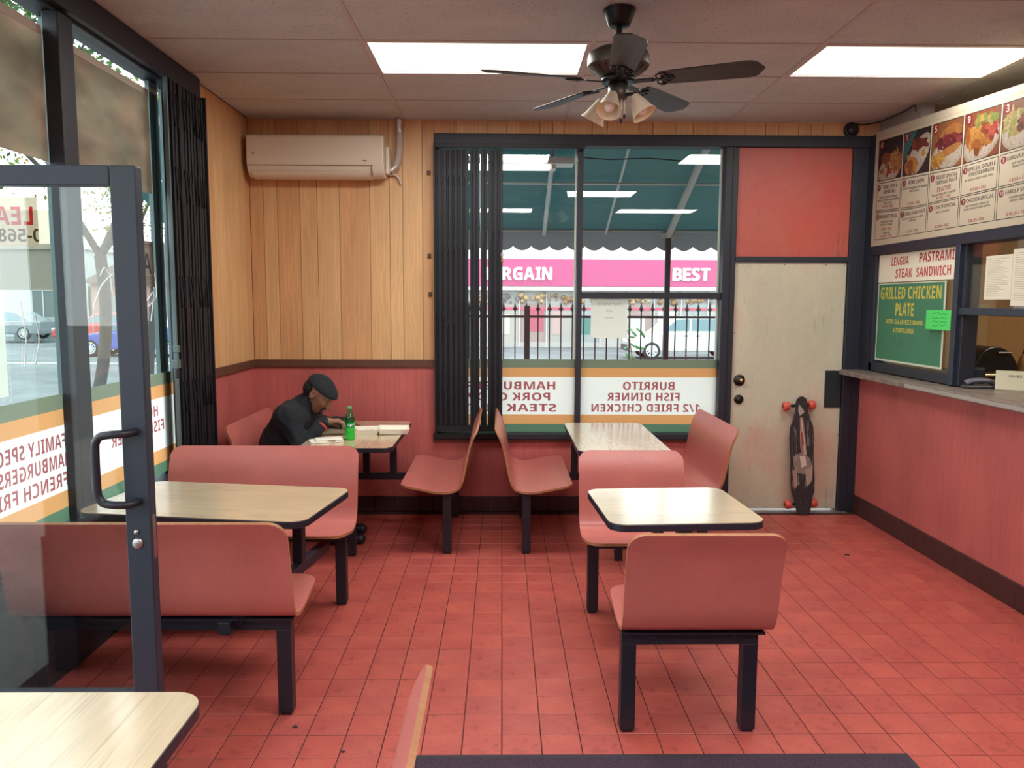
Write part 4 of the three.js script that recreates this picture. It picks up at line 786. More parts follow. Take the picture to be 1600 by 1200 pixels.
// ---------------------------------------------------------------- kitchen behind the order window
{
  const tan = std({ color: lin(0.60, 0.34, 0.15), roughness: 0.6, map: scuffTex });
  const w = struct('wall_kitchen', 'tan kitchen wall seen through the order window', 'wall');
  part('back_wall', bx(2.95, 5.9, -0.1, H + 0.12, ZB - 0.15, ZB), tan, w);
  part('side_wall', bx(5.9, 6.05, -0.1, H + 0.12, ZB - 0.15, ZF + 0.15), tan, w);
  part('kitchen_floor', bx(XR + 0.14, 5.9, -0.1, 0, ZB, ZF), M.baseTile, w);
  const l = thing('kitchen_light', 'light panel on the kitchen ceiling behind the menu board', 'light panel', [4.4, H - 0.008, -3.6]);
  part('housing', bx(-0.62, 0.62, -0.05, 0, -0.17, 0.17, 0.005), M.gridBar, l);
  part('lens', bx(-0.6, 0.6, -0.058, -0.05, -0.15, 0.15), std({ color: lin(0.8, 0.78, 0.7), emissive: lin(1, 0.93, 0.75), emissiveIntensity: 1.0 }), l);
  const a = new THREE.RectAreaLight(lin(1.0, 0.9, 0.68), KITCHEN_LIGHT, 1.2, 0.3); a.position.set(0, -0.062, 0); a.rotation.x = -Math.PI / 2; a.name = 'kitchen_glow'; l.add(a);
  const c = thing('kitchen_worktop', 'dark worktop along the kitchen wall', 'worktop');
  part('top', bx(3.3, 5.2, 1.02, 1.06, -6.05, -5.35, 0.006), std({ color: lin(0.02, 0.018, 0.02), roughness: 0.12 }), c);
  part('cabinet', bx(3.32, 5.18, 0.001, 1.02, -6.05, -5.4), M.blackFrame, c);
  const n = thing('order_counter', 'glossy dark serving counter inside the order window', 'counter');
  part('top', bx(3.13, 3.55, 1.105, 1.141, -4.69, -2.6, 0.004), phy({ color: lin(0.03, 0.022, 0.018), roughness: 0.06 }), n);
  part('cabinet', bx(3.14, 3.5, 0.001, 1.105, -4.68, -2.62), M.blackFrame, n);
  setMeta(part('wall_paper', new THREE.PlaneGeometry(0.13, 0.38).translate(3.72, 1.46, ZB + 0.004), std({ color: lin(0.55, 0.36, 0.18), roughness: 0.8 }), scene), 'tall buff paper pinned to the kitchen wall', 'paper');
  // griddle with black domed lid
  const gr = thing('griddle', 'steel-edged griddle with a raised black domed lid', 'griddle', [3.56, 1.06, -5.62]);
  part('body', bx(-0.26, 0.16, 0.0, 0.11, -0.2, 0.2, 0.012), std({ color: lin(0.03, 0.025, 0.022), roughness: 0.4 }), gr);
  part('steel_rim', rod([-0.26, 0.09, 0.205], [0.16, 0.09, 0.205], 0.022, 14), std({ color: lin(0.75, 0.6, 0.4), metalness: 1, roughness: 0.22 }), gr);
  { const s = new THREE.Shape(); s.moveTo(-0.15, 0); s.quadraticCurveTo(-0.12, 0.15, -0.02, 0.16); s.quadraticCurveTo(0.12, 0.16, 0.16, 0.0); s.closePath(); const g = new THREE.ExtrudeGeometry(s, { depth: 0.2, bevelEnabled: true, bevelThickness: 0.01, bevelSize: 0.01, bevelSegments: 2 }); g.translate(0.0, 0.115, -0.16); part('lid', g, std({ color: lin(0.012, 0.011, 0.013), roughness: 0.3 }), gr); part('lid_handle', bx(0.0, 0.1, 0.235, 0.25, 0.05, 0.075, 0.005), M.steel, gr); }
  // bottles
  for (const [x, z, col, label] of [[4.0, -5.75, [0.6, 0.07, 0.03], 'red squeeze bottle on the kitchen worktop'], [3.93, -5.82, [0.35, 0.16, 0.05], 'brown sauce bottle beside the red squeeze bottle']]) {
    const b = thing('sauce_bottle', label, 'bottle', [x, 1.06, z], 0, 'sauce bottles in the kitchen');
    part('body', lathe([[0, 0], [0.036, 0], [0.04, 0.01], [0.04, 0.15], [0.03, 0.19], [0.014, 0.21], [0.014, 0.225], [0, 0.225]], 22), std({ color: lin(...col), roughness: 0.35 }), b);
    part('cap', lathe([[0, 0.26], [0.005, 0.258], [0.008, 0.235], [0.018, 0.225], [0, 0.222]], 16), std({ color: lin(0.05, 0.03, 0.02), roughness: 0.4 }), b);
  }
  const p = thing('telephone', 'grey desk telephone handset lying in the order window', 'telephone', [2.90, 1.142, -4.675], Q);
  { const g = tube([[0, 0.035, -0.095], [0, 0.055, -0.055], [0.0, 0.06, 0.0], [0, 0.055, 0.055], [0, 0.035, 0.095]], 0.02, 30, 10); g.scale(1.4, 0.8, 1); part('handset', g, std({ color: lin(0.12, 0.12, 0.15), roughness: 0.3 }), p); part('base', bx(-0.04, 0.04, 0.0, 0.02, -0.1, 0.1, 0.01), std({ color: lin(0.05, 0.05, 0.06), roughness: 0.4 }), p); }
  const cd = thing('tent_card', 'folded cream card with small black lettering in the order window', 'card', [3.045, 1.142, -4.60], -0.6);
  { const ct = canvasTex(256, 160, (g, ww, hh) => { g.fillStyle = '#cfc8ae'; g.fillRect(0, 0, ww, hh); g.fillStyle = '#2c2b2b'; g.font = 'italic bold 30px serif'; g.textAlign = 'center'; g.fillText('SHAKE', ww / 2 + 20, 56); });
    const g = bx(-0.085, 0.085, 0, 0.115, -0.001, 0.001); const m = part('card_face', g, std({ color: lin(0.62, 0.58, 0.45), roughness: 0.8 }), cd); m.rotation.x = -0.22; m.position.z = 0.03;
    const pf = new THREE.PlaneGeometry(0.17, 0.115); pf.translate(0, 0.0575, 0.0018); part('print', pf, std({ map: ct, roughness: 0.8 }), m);
    const b = part('card_back', bx(-0.085, 0.085, 0, 0.115, -0.001, 0.001), std({ color: lin(0.5, 0.4, 0.25), roughness: 0.8 }), cd); b.rotation.x = 0.22; b.position.z = -0.026; }
  const rg = thing('card_terminal', 'small black payment terminal behind the telephone', 'terminal', [3.06, 1.142, -5.0], -0.6);
  part('body', bx(-0.06, 0.06, 0, 0.1, -0.05, 0.05, 0.012), M.black, rg);
}

// ---------------------------------------------------------------- skateboard leaning on the cream door
{
  const t = thing('skateboard', 'scratched longboard with red wheels leaning against the cream door', 'skateboard', [2.365, 0.0, -5.975]);
  const L = 0.93, hw = (s) => { // half width along the board, s from tail (0) to nose (1)
    const P = [[0, 0.03], [0.03, 0.052], [0.09, 0.062], [0.14, 0.07], [0.2, 0.088], [0.3, 0.092], [0.5, 0.088], [0.65, 0.093], [0.74, 0.088], [0.82, 0.062], [0.88, 0.046], [0.95, 0.043], [0.985, 0.034], [1, 0.012]];
    let i = 0; while (i < P.length - 2 && P[i + 1][0] < s) i++; let f = (s - P[i][0]) / (P[i + 1][0] - P[i][0]); f = f * f * (3 - 2 * f) * 0.5 + f * 0.5; return P[i][1] + (P[i + 1][1] - P[i][1]) * f; };
  const sh = new THREE.Shape(); const n = 50; sh.moveTo(hw(0), 0); for (let i = 1; i <= n; i++) sh.lineTo(hw(i / n), i / n * L); for (let i = n; i >= 0; i--) sh.lineTo(-hw(i / n), i / n * L); sh.closePath();
  const g = new THREE.ExtrudeGeometry(sh, { depth: 0.008, bevelEnabled: true, bevelThickness: 0.002, bevelSize: 0.002, bevelSegments: 2 });
  { const p = g.attributes.position; for (let i = 0; i < p.count; i++) { const y = p.getY(i) / L, x = p.getX(i); p.setZ(i, p.getZ(i) + 0.012 * (4 * (y - 0.5) ** 2) - 0.06 * x * x * 10 * 0.1); } g.computeVertexNormals(); }
  { const p = g.attributes.position, uv = g.attributes.uv; for (let i = 0; i < p.count; i++) uv.setXY(i, p.getX(i) / 0.2 + 0.5, p.getY(i) / L); }
  const tex = canvasTex(256, 1024, (c, w, h) => {
    c.fillStyle = '#2f2b2d'; c.fillRect(0, 0, w, h);
    const poly = (col, pts) => { c.fillStyle = col; c.beginPath(); pts.forEach(([x, y], i) => (i ? c.lineTo(x * w, y * h) : c.moveTo(x * w, y * h))); c.closePath(); c.fill(); };
    poly('#a39c94', [[0.38, 0.06], [0.5, 0.09], [0.6, 0.13], [0.42, 0.16], [0.36, 0.12]]);
    poly('#8d6d63', [[0.42, 0.17], [0.55, 0.17], [0.62, 0.32], [0.68, 0.5], [0.52, 0.52], [0.42, 0.42]]);
    poly('#b7a79c', [[0.45, 0.18], [0.5, 0.18], [0.66, 0.48], [0.58, 0.5]]);
    poly('#8a3d36', [[0.46, 0.3], [0.53, 0.3], [0.58, 0.4], [0.5, 0.42]]);
    poly('#84786c', [[0.14, 0.5], [0.45, 0.47], [0.8, 0.52], [0.9, 0.6], [0.7, 0.66], [0.2, 0.64]]);
    poly('#cbbcab', [[0.4, 0.5], [0.62, 0.5], [0.66, 0.58], [0.46, 0.6]]);
    poly('#9b7f70', [[0.1, 0.62], [0.28, 0.6], [0.3, 0.74], [0.16, 0.78]]);
    poly('#a58f80', [[0.6, 0.62], [0.9, 0.58], [0.86, 0.72], [0.66, 0.76]]);
    c.strokeStyle = '#cfc8c0'; c.lineWidth = 3;
    for (let i = 0; i < 60; i++) { const x = hash(i, 1, 501) * w, y = (0.15 + 0.62 * hash(i, 2, 501)) * h; c.globalAlpha = 0.3 + 0.6 * hash(i, 4, 501); c.beginPath(); c.moveTo(x, y); c.lineTo(x + 6 * (hash(i, 5, 501) - 0.5), y + 20 + 110 * hash(i, 3, 501)); c.stroke(); } c.globalAlpha = 1;
    poly('#2b282b', [[0.1, 0.8], [0.35, 0.74], [0.6, 0.78], [0.9, 0.7], [0.95, 1], [0.05, 1]]);
  });
  const deck = part('deck', g, std({ map: tex, roughness: 0.6 }), t);
  const truckY = [0.075, 0.855], pur = std({ color: lin(0.62, 0.09, 0.06), roughness: 0.45 });
  truckY.forEach((y, i) => {
    const tr = part('truck', merge([bx(-0.03, 0.03, y - 0.035, y + 0.035, -0.02, -0.004, 0.004), bx(-0.06, 0.06, y - 0.011, y + 0.011, -0.052, -0.03, 0.005), rod([-0.125, y, -0.042], [0.125, y, -0.042], 0.005, 8), rod([0, y, -0.012], [0, y, -0.04], 0.012, 10)]), M.black, t);
    for (const s of [-1, 1]) { const wg = lathe([[0.012, -0.026], [0.026, -0.026], [0.034, -0.018], [0.035, 0], [0.034, 0.018], [0.026, 0.026], [0.012, 0.026]], 24); wg.rotateZ(Q); wg.translate(s * 0.1, y, -0.042); part('wheel', wg, pur, t, 'red urethane wheel'); }
    const bolts = []; for (const [bx0, by] of [[-0.02, -0.026], [0.02, -0.026], [-0.02, 0.026], [0.02, 0.026]]) { const c = new THREE.CylinderGeometry(0.004, 0.004, 0.003, 8); c.rotateX(Q); c.translate(bx0, y + by, 0.018); bolts.push(c); } part('bolts', merge(bolts), M.steel, deck);
  });
  t.rotation.set(-0.012, 0, 0.055); t.position.y = 0.004; t.position.z = -5.962;
}

// ---------------------------------------------------------------- things on the person's table
{
  const b = thing('soda_bottle', 'green plastic soda bottle on the table before the person', 'bottle', [-0.99, 0.75, -5.065]);
  const pet = phy({ color: lin(0.38, 0.92, 0.48), roughness: 0.06, transmission: 1, thickness: 0, ior: 1.45 });
  const body = [[0, 0.004], [0.018, 0.001], [0.027, 0.0], [0.0325, 0.008], [0.034, 0.03], [0.0315, 0.06], [0.0315, 0.1], [0.034, 0.115], [0.0335, 0.14], [0.028, 0.16], [0.018, 0.182], [0.0135, 0.195], [0.013, 0.204]];
  part('bottle_body', lathe(body, 32), pet, b);
  part('soda', lathe([[0, 0.005], [0.026, 0.003], [0.031, 0.01], [0.0325, 0.03], [0.03, 0.06], [0.03, 0.088], [0, 0.088]], 32), phy({ color: lin(0.45, 0.92, 0.45), roughness: 0.3, transmission: 0.6, thickness: 0 }), b);
  part('cap', lathe([[0, 0.218], [0.0125, 0.218], [0.014, 0.215], [0.014, 0.2], [0, 0.2]], 24), std({ color: lin(0.06, 0.5, 0.16), roughness: 0.4 }), b);
  const lt = canvasTex(512, 128, (g, w, h) => { g.fillStyle = '#1d8a55'; g.fillRect(0, 0, w, h); g.fillStyle = '#2a56a0'; g.fillRect(0, 0, w, 14); g.fillStyle = '#f4f8f4'; for (const x of [128, 384]) { g.save(); g.translate(x, 84); g.rotate(-0.08); g.font = 'italic bold 74px sans-serif'; g.textAlign = 'center'; g.fillText('Sprite', 0, 0); g.restore(); } });
  const lg = new THREE.CylinderGeometry(0.0322, 0.0322, 0.042, 40, 1, true); lg.rotateY(-0.6); lg.translate(0, 0.104, 0); part('label', lg, std({ map: lt, roughness: 0.4 }), b);

  const foam = std({ color: lin(0.80, 0.77, 0.66), roughness: 0.75 });
  // open foam takeout box
  const c = thing('takeout_box', 'open white foam takeout box beside the green bottle', 'takeout box', [-0.945, 0.75, -5.32], 0.12);
  const tray = () => { // shallow tray with sloped walls
    const A = 0.105, B = 0.095, h = 0.035, t = 0.012, pts = (k, y) => [[-A + k, y, -B + k], [A - k, y, -B + k], [A - k, y, B - k], [-A + k, y, B - k]];
    const rings = [pts(t, 0), pts(0, h), pts(0.006, h), pts(t + 0.005, 0.004)], pos = [];
    const quad = (a, b2, c2, d) => pos.push(...a, ...b2, ...c2, ...a, ...c2, ...d);
    for (let r = 0; r + 1 < rings.length; r++) for (let i = 0; i < 4; i++) quad(rings[r][i], rings[r + 1][i], rings[r + 1][(i + 1) % 4], rings[r][(i + 1) % 4]);
    quad(rings[3][3], rings[3][2], rings[3][1], rings[3][0]); quad(...rings[0]);
    const g = new THREE.BufferGeometry(); g.setAttribute('position', new THREE.Float32BufferAttribute(pos, 3)); g.computeVertexNormals(); return metreUV(g);
  };
  part('tray', tray(), foam, c);
  const lid = part('lid', tray(), foam, c); lid.rotation.z = Math.PI * 1.0; lid.rotation.z = 0.10; lid.position.set(0.205, 0.004, 0.01); lid.rotation.x = 0; lid.rotation.z = -0.02;
  const food = []; for (let i = 0; i < 26; i++) { const s = new THREE.SphereGeometry(rr(0.007, 0.013), 8, 6); s.scale(1.4, 0.7, 1); s.translate(rr(-0.075, 0.075), 0.01 + rr(0, 0.008), rr(-0.065, 0.065)); food.push(s); }
  const fm = part('food', merge(food), std({ color: lin(0.45, 0.2, 0.08), roughness: 0.7 }), c); fm.userData.kind = 'stuff';
  // flat lid / plate near the table edge
  const p = thing('foam_lid', 'white foam lid lying at the near corner of the person\'s table', 'lid', [-1.13, 0.75, -4.99], 0.35);
  part('sheet', (() => { const g = new THREE.ExtrudeGeometry(roundedRect(0.2, 0.12, 0.02), { depth: 0.006, bevelEnabled: true, bevelThickness: 0.003, bevelSize: 0.006, bevelSegments: 2 }); g.rotateX(-Q); g.translate(0, 0.003, 0); return g; })(), foam, p);
  setMeta(part('napkin', (() => { const g = bx(-0.085, 0.085, 0, 0.012, -0.05, 0.05, 0.005); g.rotateY(0.3); g.translate(-1.11, 0.7625, -4.985); return g; })(), M.paper, scene), 'folded white napkin on the foam lid', 'napkin');
  const s = thing('sauce_packet', 'tiny brown sauce packet in front of the napkin', 'packet', [-1.085, 0.762, -4.945], 0.2);
  part('packet', bx(-0.025, 0.025, 0.0, 0.005, -0.012, 0.012, 0.002), std({ color: lin(0.18, 0.09, 0.04), roughness: 0.5 }), s);
}

// ================================================================ PERSON
const sdCap = (p, a, b, ra, rb) => { const bx0 = b[0] - a[0], by = b[1] - a[1], bz = b[2] - a[2], px = p[0] - a[0], py = p[1] - a[1], pz = p[2] - a[2]; let h = (px * bx0 + py * by + pz * bz) / (bx0 * bx0 + by * by + bz * bz); h = Math.max(0, Math.min(1, h)); return Math.hypot(px - bx0 * h, py - by * h, pz - bz * h) - (ra + (rb - ra) * h); };
const sdEll = (p, c, r) => { const x = (p[0] - c[0]) / r[0], y = (p[1] - c[1]) / r[1], z = (p[2] - c[2]) / r[2], k = Math.hypot(x, y, z), k1 = Math.hypot(x / r[0], y / r[1], z / r[2]); return k1 < 1e-9 ? -Math.min(...r) : k * (k - 1) / k1; };
const smin = (a, b, k) => { const h = Math.max(0, k - Math.abs(a - b)) / k; return Math.min(a, b) - h * h * k * 0.25; };
const smax = (a, b, k) => -smin(-a, -b, k);
function iso(f, lo, hi, res) {
  const mc = new MarchingCubes(res, std({}), false, false, 400000); mc.isolation = 0;
  const c = [0, 1, 2].map((i) => (lo[i] + hi[i]) / 2), h = [0, 1, 2].map((i) => (hi[i] - lo[i]) / 2), half = res / 2;
  for (let z = 0; z < res; z++) for (let y = 0; y < res; y++) for (let x = 0; x < res; x++) mc.field[z * res * res + y * res + x] = -f([c[0] + (x - half) / half * h[0], c[1] + (y - half) / half * h[1], c[2] + (z - half) / half * h[2]]);
  mc.update();
  const n = mc.count, pos = new Float32Array(n * 3);
  for (let i = 0; i < n; i++) for (let k = 0; k < 3; k++) pos[i * 3 + k] = mc.positionArray[i * 3 + k] * h[k] + c[k];
  let g = new THREE.BufferGeometry(); g.setAttribute('position', new THREE.BufferAttribute(pos, 3)); g = mergeVertices(g, 1e-5);
  const p = g.attributes.position, nor = new Float32Array(p.count * 3), e = 0.0015;
  for (let i = 0; i < p.count; i++) { const q = [p.getX(i), p.getY(i), p.getZ(i)], d = [0, 1, 2].map((k) => { const a = q.slice(), b = q.slice(); a[k] += e; b[k] -= e; return f(a) - f(b); }), l = Math.hypot(...d) || 1; for (let k = 0; k < 3; k++) nor[i * 3 + k] = d[k] / l; }
  g.setAttribute('normal', new THREE.BufferAttribute(nor, 3));
  g.setAttribute('uv', new THREE.BufferAttribute(new Float32Array(p.count * 2), 2));
  return metreUV(g);
}
{
  const P = thing('person', 'person in a black jacket and cap, hunched over food at the table', 'person', [0, 0, 0]);
  const ZC = -5.34;
  // head frame: local x forward, y up, z to the person's right (towards the viewer)
  const HC = [-1.248, 1.022, ZC + 0.01], pitch = 0.70, yawH = -0.22;
  const toHead = (p) => { let x = p[0] - HC[0], y = p[1] - HC[1], z = p[2] - HC[2]; const cy = Math.cos(yawH), sy = Math.sin(yawH), x1 = x * cy - z * sy, z1 = x * sy + z * cy; const c = Math.cos(pitch), s = Math.sin(pitch); return [x1 * c - y * s, x1 * s + y * c, z1]; };
  const headF = (w) => {
    const p = toHead(w), q = [p[0], p[1], Math.abs(p[2])];
    let d = sdEll(p, [-0.012, 0.028, 0], [0.098, 0.084, 0.078]);
    d = smin(d, sdEll(p, [0.03, -0.02, 0], [0.066, 0.085, 0.064]), 0.03);
    d = smin(d, sdEll(p, [0.035, -0.072, 0], [0.055, 0.045, 0.05]), 0.03);
    d = smin(d, sdEll(p, [0.068, -0.098, 0], [0.022, 0.02, 0.026]), 0.025);
    d = smin(d, sdCap(q, [0.086, 0.028, 0.0], [0.07, 0.03, 0.045], 0.014, 0.012), 0.016);   // brow
    d = smin(d, sdEll(q, [0.066, -0.022, 0.04], [0.024, 0.022, 0.02]), 0.022);                // cheek
    d = smax(d, -sdEll(q, [0.096, 0.006, 0.033], [0.016, 0.012, 0.017]), 0.014);              // eye socket
    d = smin(d, sdEll(q, [0.076, 0.004, 0.033], [0.013, 0.011, 0.014]), 0.006);               // closed lid
    d = smin(d, sdCap(p, [0.094, 0.012, 0], [0.119, -0.03, 0], 0.008, 0.0135), 0.012);        // nose
    d = smin(d, sdEll(q, [0.108, -0.034, 0.012], [0.013, 0.009, 0.009]), 0.008);
    d = smin(d, sdCap(q, [0.1, -0.057, 0], [0.088, -0.06, 0.02], 0.008, 0.005), 0.006);       // lips
    d = smin(d, sdCap(q, [0.097, -0.071, 0], [0.086, -0.07, 0.018], 0.009, 0.005), 0.006);
    let ear = sdEll(q, [-0.008, -0.004, 0.078], [0.021, 0.034, 0.011]); ear = smax(ear, -sdEll(q, [-0.003, -0.001, 0.089], [0.011, 0.02, 0.008]), 0.006);
    d = smin(d, ear, 0.008);
    return d;
  };
  const J = { // joints in the world; the right arm is the near one
    pelvis: [-1.525, 0.56, ZC], waist: [-1.51, 0.68, ZC], chest: [-1.44, 0.84, ZC], neck: [-1.36, 0.925, ZC], head: [-1.295, 0.975, ZC],
    shR: [-1.415, 0.875, ZC + 0.175], elR: [-1.325, 0.685, ZC + 0.235], wrR: [-1.178, 0.852, ZC + 0.13],
    shL: [-1.40, 0.87, ZC - 0.175], elL: [-1.275, 0.77, ZC - 0.23], wrL: [-1.08, 0.797, ZC - 0.165],
    hipR: [-1.53, 0.545, ZC + 0.095], knR: [-1.1, 0.555, ZC + 0.12], anR: [-1.13, 0.10, ZC + 0.12], hipL: [-1.53, 0.545, ZC - 0.095], knL: [-1.1, 0.555, ZC - 0.12], anL: [-1.16, 0.10, ZC - 0.12],
  };
  const torso = (p, g) => {
    let d = sdCap(p, J.pelvis, J.waist, 0.12 + g, 0.115 + g);
    const s = (o) => [p[0], p[1], p[2] + o];
    d = smin(d, sdCap(s(0.07), J.waist, J.chest, 0.11 + g, 0.1 + g), 0.08); d = smin(d, sdCap(s(-0.07), J.waist, J.chest, 0.11 + g, 0.1 + g), 0.08);
    d = smin(d, sdCap(p, J.shL, J.shR, 0.068 + g, 0.068 + g), 0.09);
    d = smin(d, sdCap(p, J.chest, J.neck, 0.09 + g, 0.05 + g), 0.06);
    return d;
  };
  const arm = (p, a, b, c, g) => smin(sdCap(p, a, b, 0.052 + g, 0.04 + g), sdCap(p, b, c, 0.04 + g, 0.029 + g), 0.03);
  const leg = (p, a, b, c, g) => smin(sdCap(p, a, b, 0.085 + g, 0.06 + g), sdCap(p, b, c, 0.058 + g, 0.042 + g), 0.04);
  const bodyF = (p) => {
    let d = smin(torso(p, -0.02), sdCap(p, J.neck, J.head, 0.056, 0.054), 0.05);
    d = smin(d, arm(p, J.shR, J.elR, J.wrR, -0.012), 0.04); d = smin(d, arm(p, J.shL, J.elL, J.wrL, -0.012), 0.04);
    d = smin(d, leg(p, J.hipR, J.knR, J.anR, -0.015), 0.05); d = smin(d, leg(p, J.hipL, J.knL, J.anL, -0.015), 0.05);
    return smin(d, headF(p), 0.03);
  };
  // hands: palm frame from wrist; each finger its own bent chain
  function handF(wr, fwd, up, side, curl) { // fwd along the palm, up = back of the hand, side = towards the thumb
    const at = (f, u, s) => [0, 1, 2].map((i) => wr[i] + fwd[i] * f + up[i] * u + side[i] * s);
    const bones = [];
    const seg = (a, b, ra, rb) => bones.push([a, b, ra, rb]);
    seg(at(0, 0, 0), at(0.03, 0, 0), 0.023, 0.02);
    [[0.03, 0.083], [0.01, 0.09], [-0.011, 0.085], [-0.03, 0.072]].forEach(([s, l], k) => {
      const r = [0.0092, 0.0095, 0.009, 0.008][k], c = curl * (0.85 + 0.1 * k), base = at(0.086 - 0.004 * Math.abs(k - 1), 0.004, s * 0.95);
      seg(at(0.02, 0, s * 0.6), base, 0.014, 0.0115);
      const a1 = c * 0.7, a2 = c * 1.7, a3 = c * 2.3, q = (o, len, a) => [0, 1, 2].map((i) => o[i] + (fwd[i] * Math.cos(a) - up[i] * Math.sin(a)) * len);
      const p1 = q(base, l * 0.47, a1), p2 = q(p1, l * 0.31, a2), p3 = q(p2, l * 0.22, a3);
      seg(base, p1, r * 1.08, r); seg(p1, p2, r, r * 0.94); seg(p2, p3, r * 0.94, r * 0.82);
    });
    const t0 = at(0.018, -0.006, 0.026), t1 = at(0.045, -0.022, 0.046), t2 = at(0.073, -0.032, 0.042), t3 = at(0.092, -0.038, 0.03);
    seg(t0, t1, 0.0155, 0.012); seg(t1, t2, 0.0115, 0.0102); seg(t2, t3, 0.0102, 0.0085);
    return (p) => { let d = 1; bones.forEach(([a, b, ra, rb], i) => { d = smin(d, sdCap(p, a, b, ra, rb), 0.007); }); return d; };
  }
  const nrm = (v) => { const l = Math.hypot(...v); return v.map((x) => x / l); }, cross = (a, b) => [a[1] * b[2] - a[2] * b[1], a[2] * b[0] - a[0] * b[2], a[0] * b[1] - a[1] * b[0]];
  const fR = nrm([0.95, -0.08, -0.28]), sR = nrm(cross([0, 1, 0], fR)).map((x) => x), uR = nrm(cross(fR, sR)); // thumb towards -z (inwards)
  const sideR = nrm(cross(uR.map((x) => x), fR)).map((x) => x);
  const inR = sideR[2] < 0 ? sideR : sideR.map((x) => -x);
  const hR = handF([J.wrR[0], J.wrR[1], J.wrR[2]], fR, uR[1] > 0 ? uR : uR.map((x) => -x), inR, 0.62);
  const fL = nrm([0.93, -0.1, 0.25]), s2 = nrm(cross([0, 1, 0], fL)), uL0 = nrm(cross(fL, s2)), uL = uL0[1] > 0 ? uL0 : uL0.map((x) => -x), s3 = nrm(cross(uL, fL)), inL = s3[2] > 0 ? s3 : s3.map((x) => -x);
  const hL = handF(J.wrL, fL, uL, inL, 0.5);
  const skin = std({ color: lin(0.29, 0.138, 0.088), roughness: 0.5, bumpMap: roughNoise, bumpScale: 0.0004 });
  const box = (c, r) => [c.map((v) => v - r), c.map((v) => v + r)];
  const inHead = (p) => Math.hypot(p[0] - HC[0], p[1] - HC[1], p[2] - HC[2]);
  const gBody = iso((p) => { const k = inHead(p); return bodyF(p); }, [-1.72, 0.03, ZC - 0.36], [-0.98, 1.19, ZC + 0.36], 84);
  const gHead = iso((p) => headF(p) - 0.0012, ...box(HC, 0.165), 84);
  const gHR = iso((p) => hR(p), ...box([J.wrR[0] + fR[0] * 0.075, J.wrR[1] - 0.02, J.wrR[2] + fR[2] * 0.075], 0.125), 76);
  const gHL = iso((p) => hL(p), ...box([J.wrL[0] + fL[0] * 0.075, J.wrL[1] - 0.02, J.wrL[2] + fL[2] * 0.075], 0.125), 76);
  const body = part('body', merge([gBody, gHead, gHR, gHL]), skin, P);
  const cloth = std({ color: lin(0.012, 0.015, 0.021), roughness: 0.95, bumpMap: roughNoise, bumpScale: 0.004 });
  const fold = (p) => 0.004 * Math.sin(p[0] * 60 + p[1] * 38) * Math.sin(p[2] * 44 + p[1] * 30);
  const jackF = (p) => {
    let d = torso(p, 0.012);
    d = smin(d, arm(p, J.shR, J.elR, [J.wrR[0] - 0.02, J.wrR[1] - 0.012, J.wrR[2] + 0.012], 0.014), 0.05); d = smin(d, arm(p, J.shL, J.elL, [J.wrL[0] - 0.03, J.wrL[1] - 0.002, J.wrL[2] - 0.01], 0.014), 0.05);
    let col = Math.max(sdCap(p, [-1.375, 0.925, ZC], [-1.315, 0.965, ZC], 0.082, 0.074), -sdCap(p, [-1.36, 0.935, ZC], [-1.2, 1.04, ZC], 0.058, 0.062));
    d = smin(d, col, 0.02);
    return d + fold(p);
  };
  part('jacket', iso(jackF, [-1.72, 0.46, ZC - 0.36], [-1.02, 1.06, ZC + 0.36], 96), cloth, body, 'black jacket');
  part('trousers', iso((p) => smin(leg(p, J.hipR, J.knR, J.anR, 0.006), leg(p, J.hipL, J.knL, J.anL, 0.006), 0.02), [-1.68, 0.06, ZC - 0.26], [-0.98, 0.70, ZC + 0.26], 64), std({ color: lin(0.014, 0.016, 0.024), roughness: 0.9 }), body, 'dark trousers');
  for (const a of [J.anR, J.anL]) part('shoe', iso((p) => { let d = sdCap(p, [a[0] - 0.03, 0.045, a[2]], [a[0] + 0.17, 0.036, a[2]], 0.042, 0.034); d = smin(d, sdCap(p, [a[0] - 0.02, 0.05, a[2]], [a[0], 0.1, a[2]], 0.045, 0.044), 0.03); return Math.max(d, 0.003 - p[1]); }, [a[0] - 0.1, -0.01, a[2] - 0.07], [a[0] + 0.24, 0.17, a[2] + 0.07], 44), M.black, body, 'black shoe');
  // cap: close dome with a short stiff peak
  const capF = (w) => { const p = toHead(w); let d = sdEll(p, [-0.014, 0.036, 0], [0.112, 0.092, 0.092]); d = smin(d, sdEll(p, [0.045, 0.046, 0], [0.076, 0.048, 0.076]), 0.03); const cut = 0.04 - p[1] - 0.05 * (p[0] < 0 ? p[0] * 0.7 : -p[0] * 0.15); d = smax(d, cut, 0.008); return d; };
  part('cap', iso(capF, ...box(HC, 0.18), 72), std({ color: lin(0.01, 0.013, 0.018), roughness: 0.9, bumpMap: roughNoise, bumpScale: 0.003 }), body, 'black cap');
  const hairM = std({ color: lin(0.006, 0.006, 0.007), roughness: 0.85 });
  part('hair', iso((w) => { const p = toHead(w); return smax(sdEll(p, [-0.05, 0.004, 0], [0.072, 0.075, 0.083]), smax(p[0] + 0.026, -0.062 - p[1], 0.01), 0.01); }, ...box(HC, 0.15), 48), hairM, body, 'short black hair');
  part('beard', iso((w) => { const p = toHead(w), n = headF(w); let k = Math.min(sdEll(p, [0.078, -0.1, 0], [0.03, 0.028, 0.028]), sdEll([p[0], p[1], Math.abs(p[2])], [0.098, -0.047, 0.012], [0.016, 0.0055, 0.018])); k = Math.min(k, sdEll([p[0], p[1], Math.abs(p[2])], [0.085, -0.066, 0.027], [0.014, 0.026, 0.006])); return Math.max(n - 0.0028, k); }, ...box([HC[0] + 0.02, HC[1] - 0.1, HC[2]], 0.09), 64), hairM, body, 'short dark goatee');
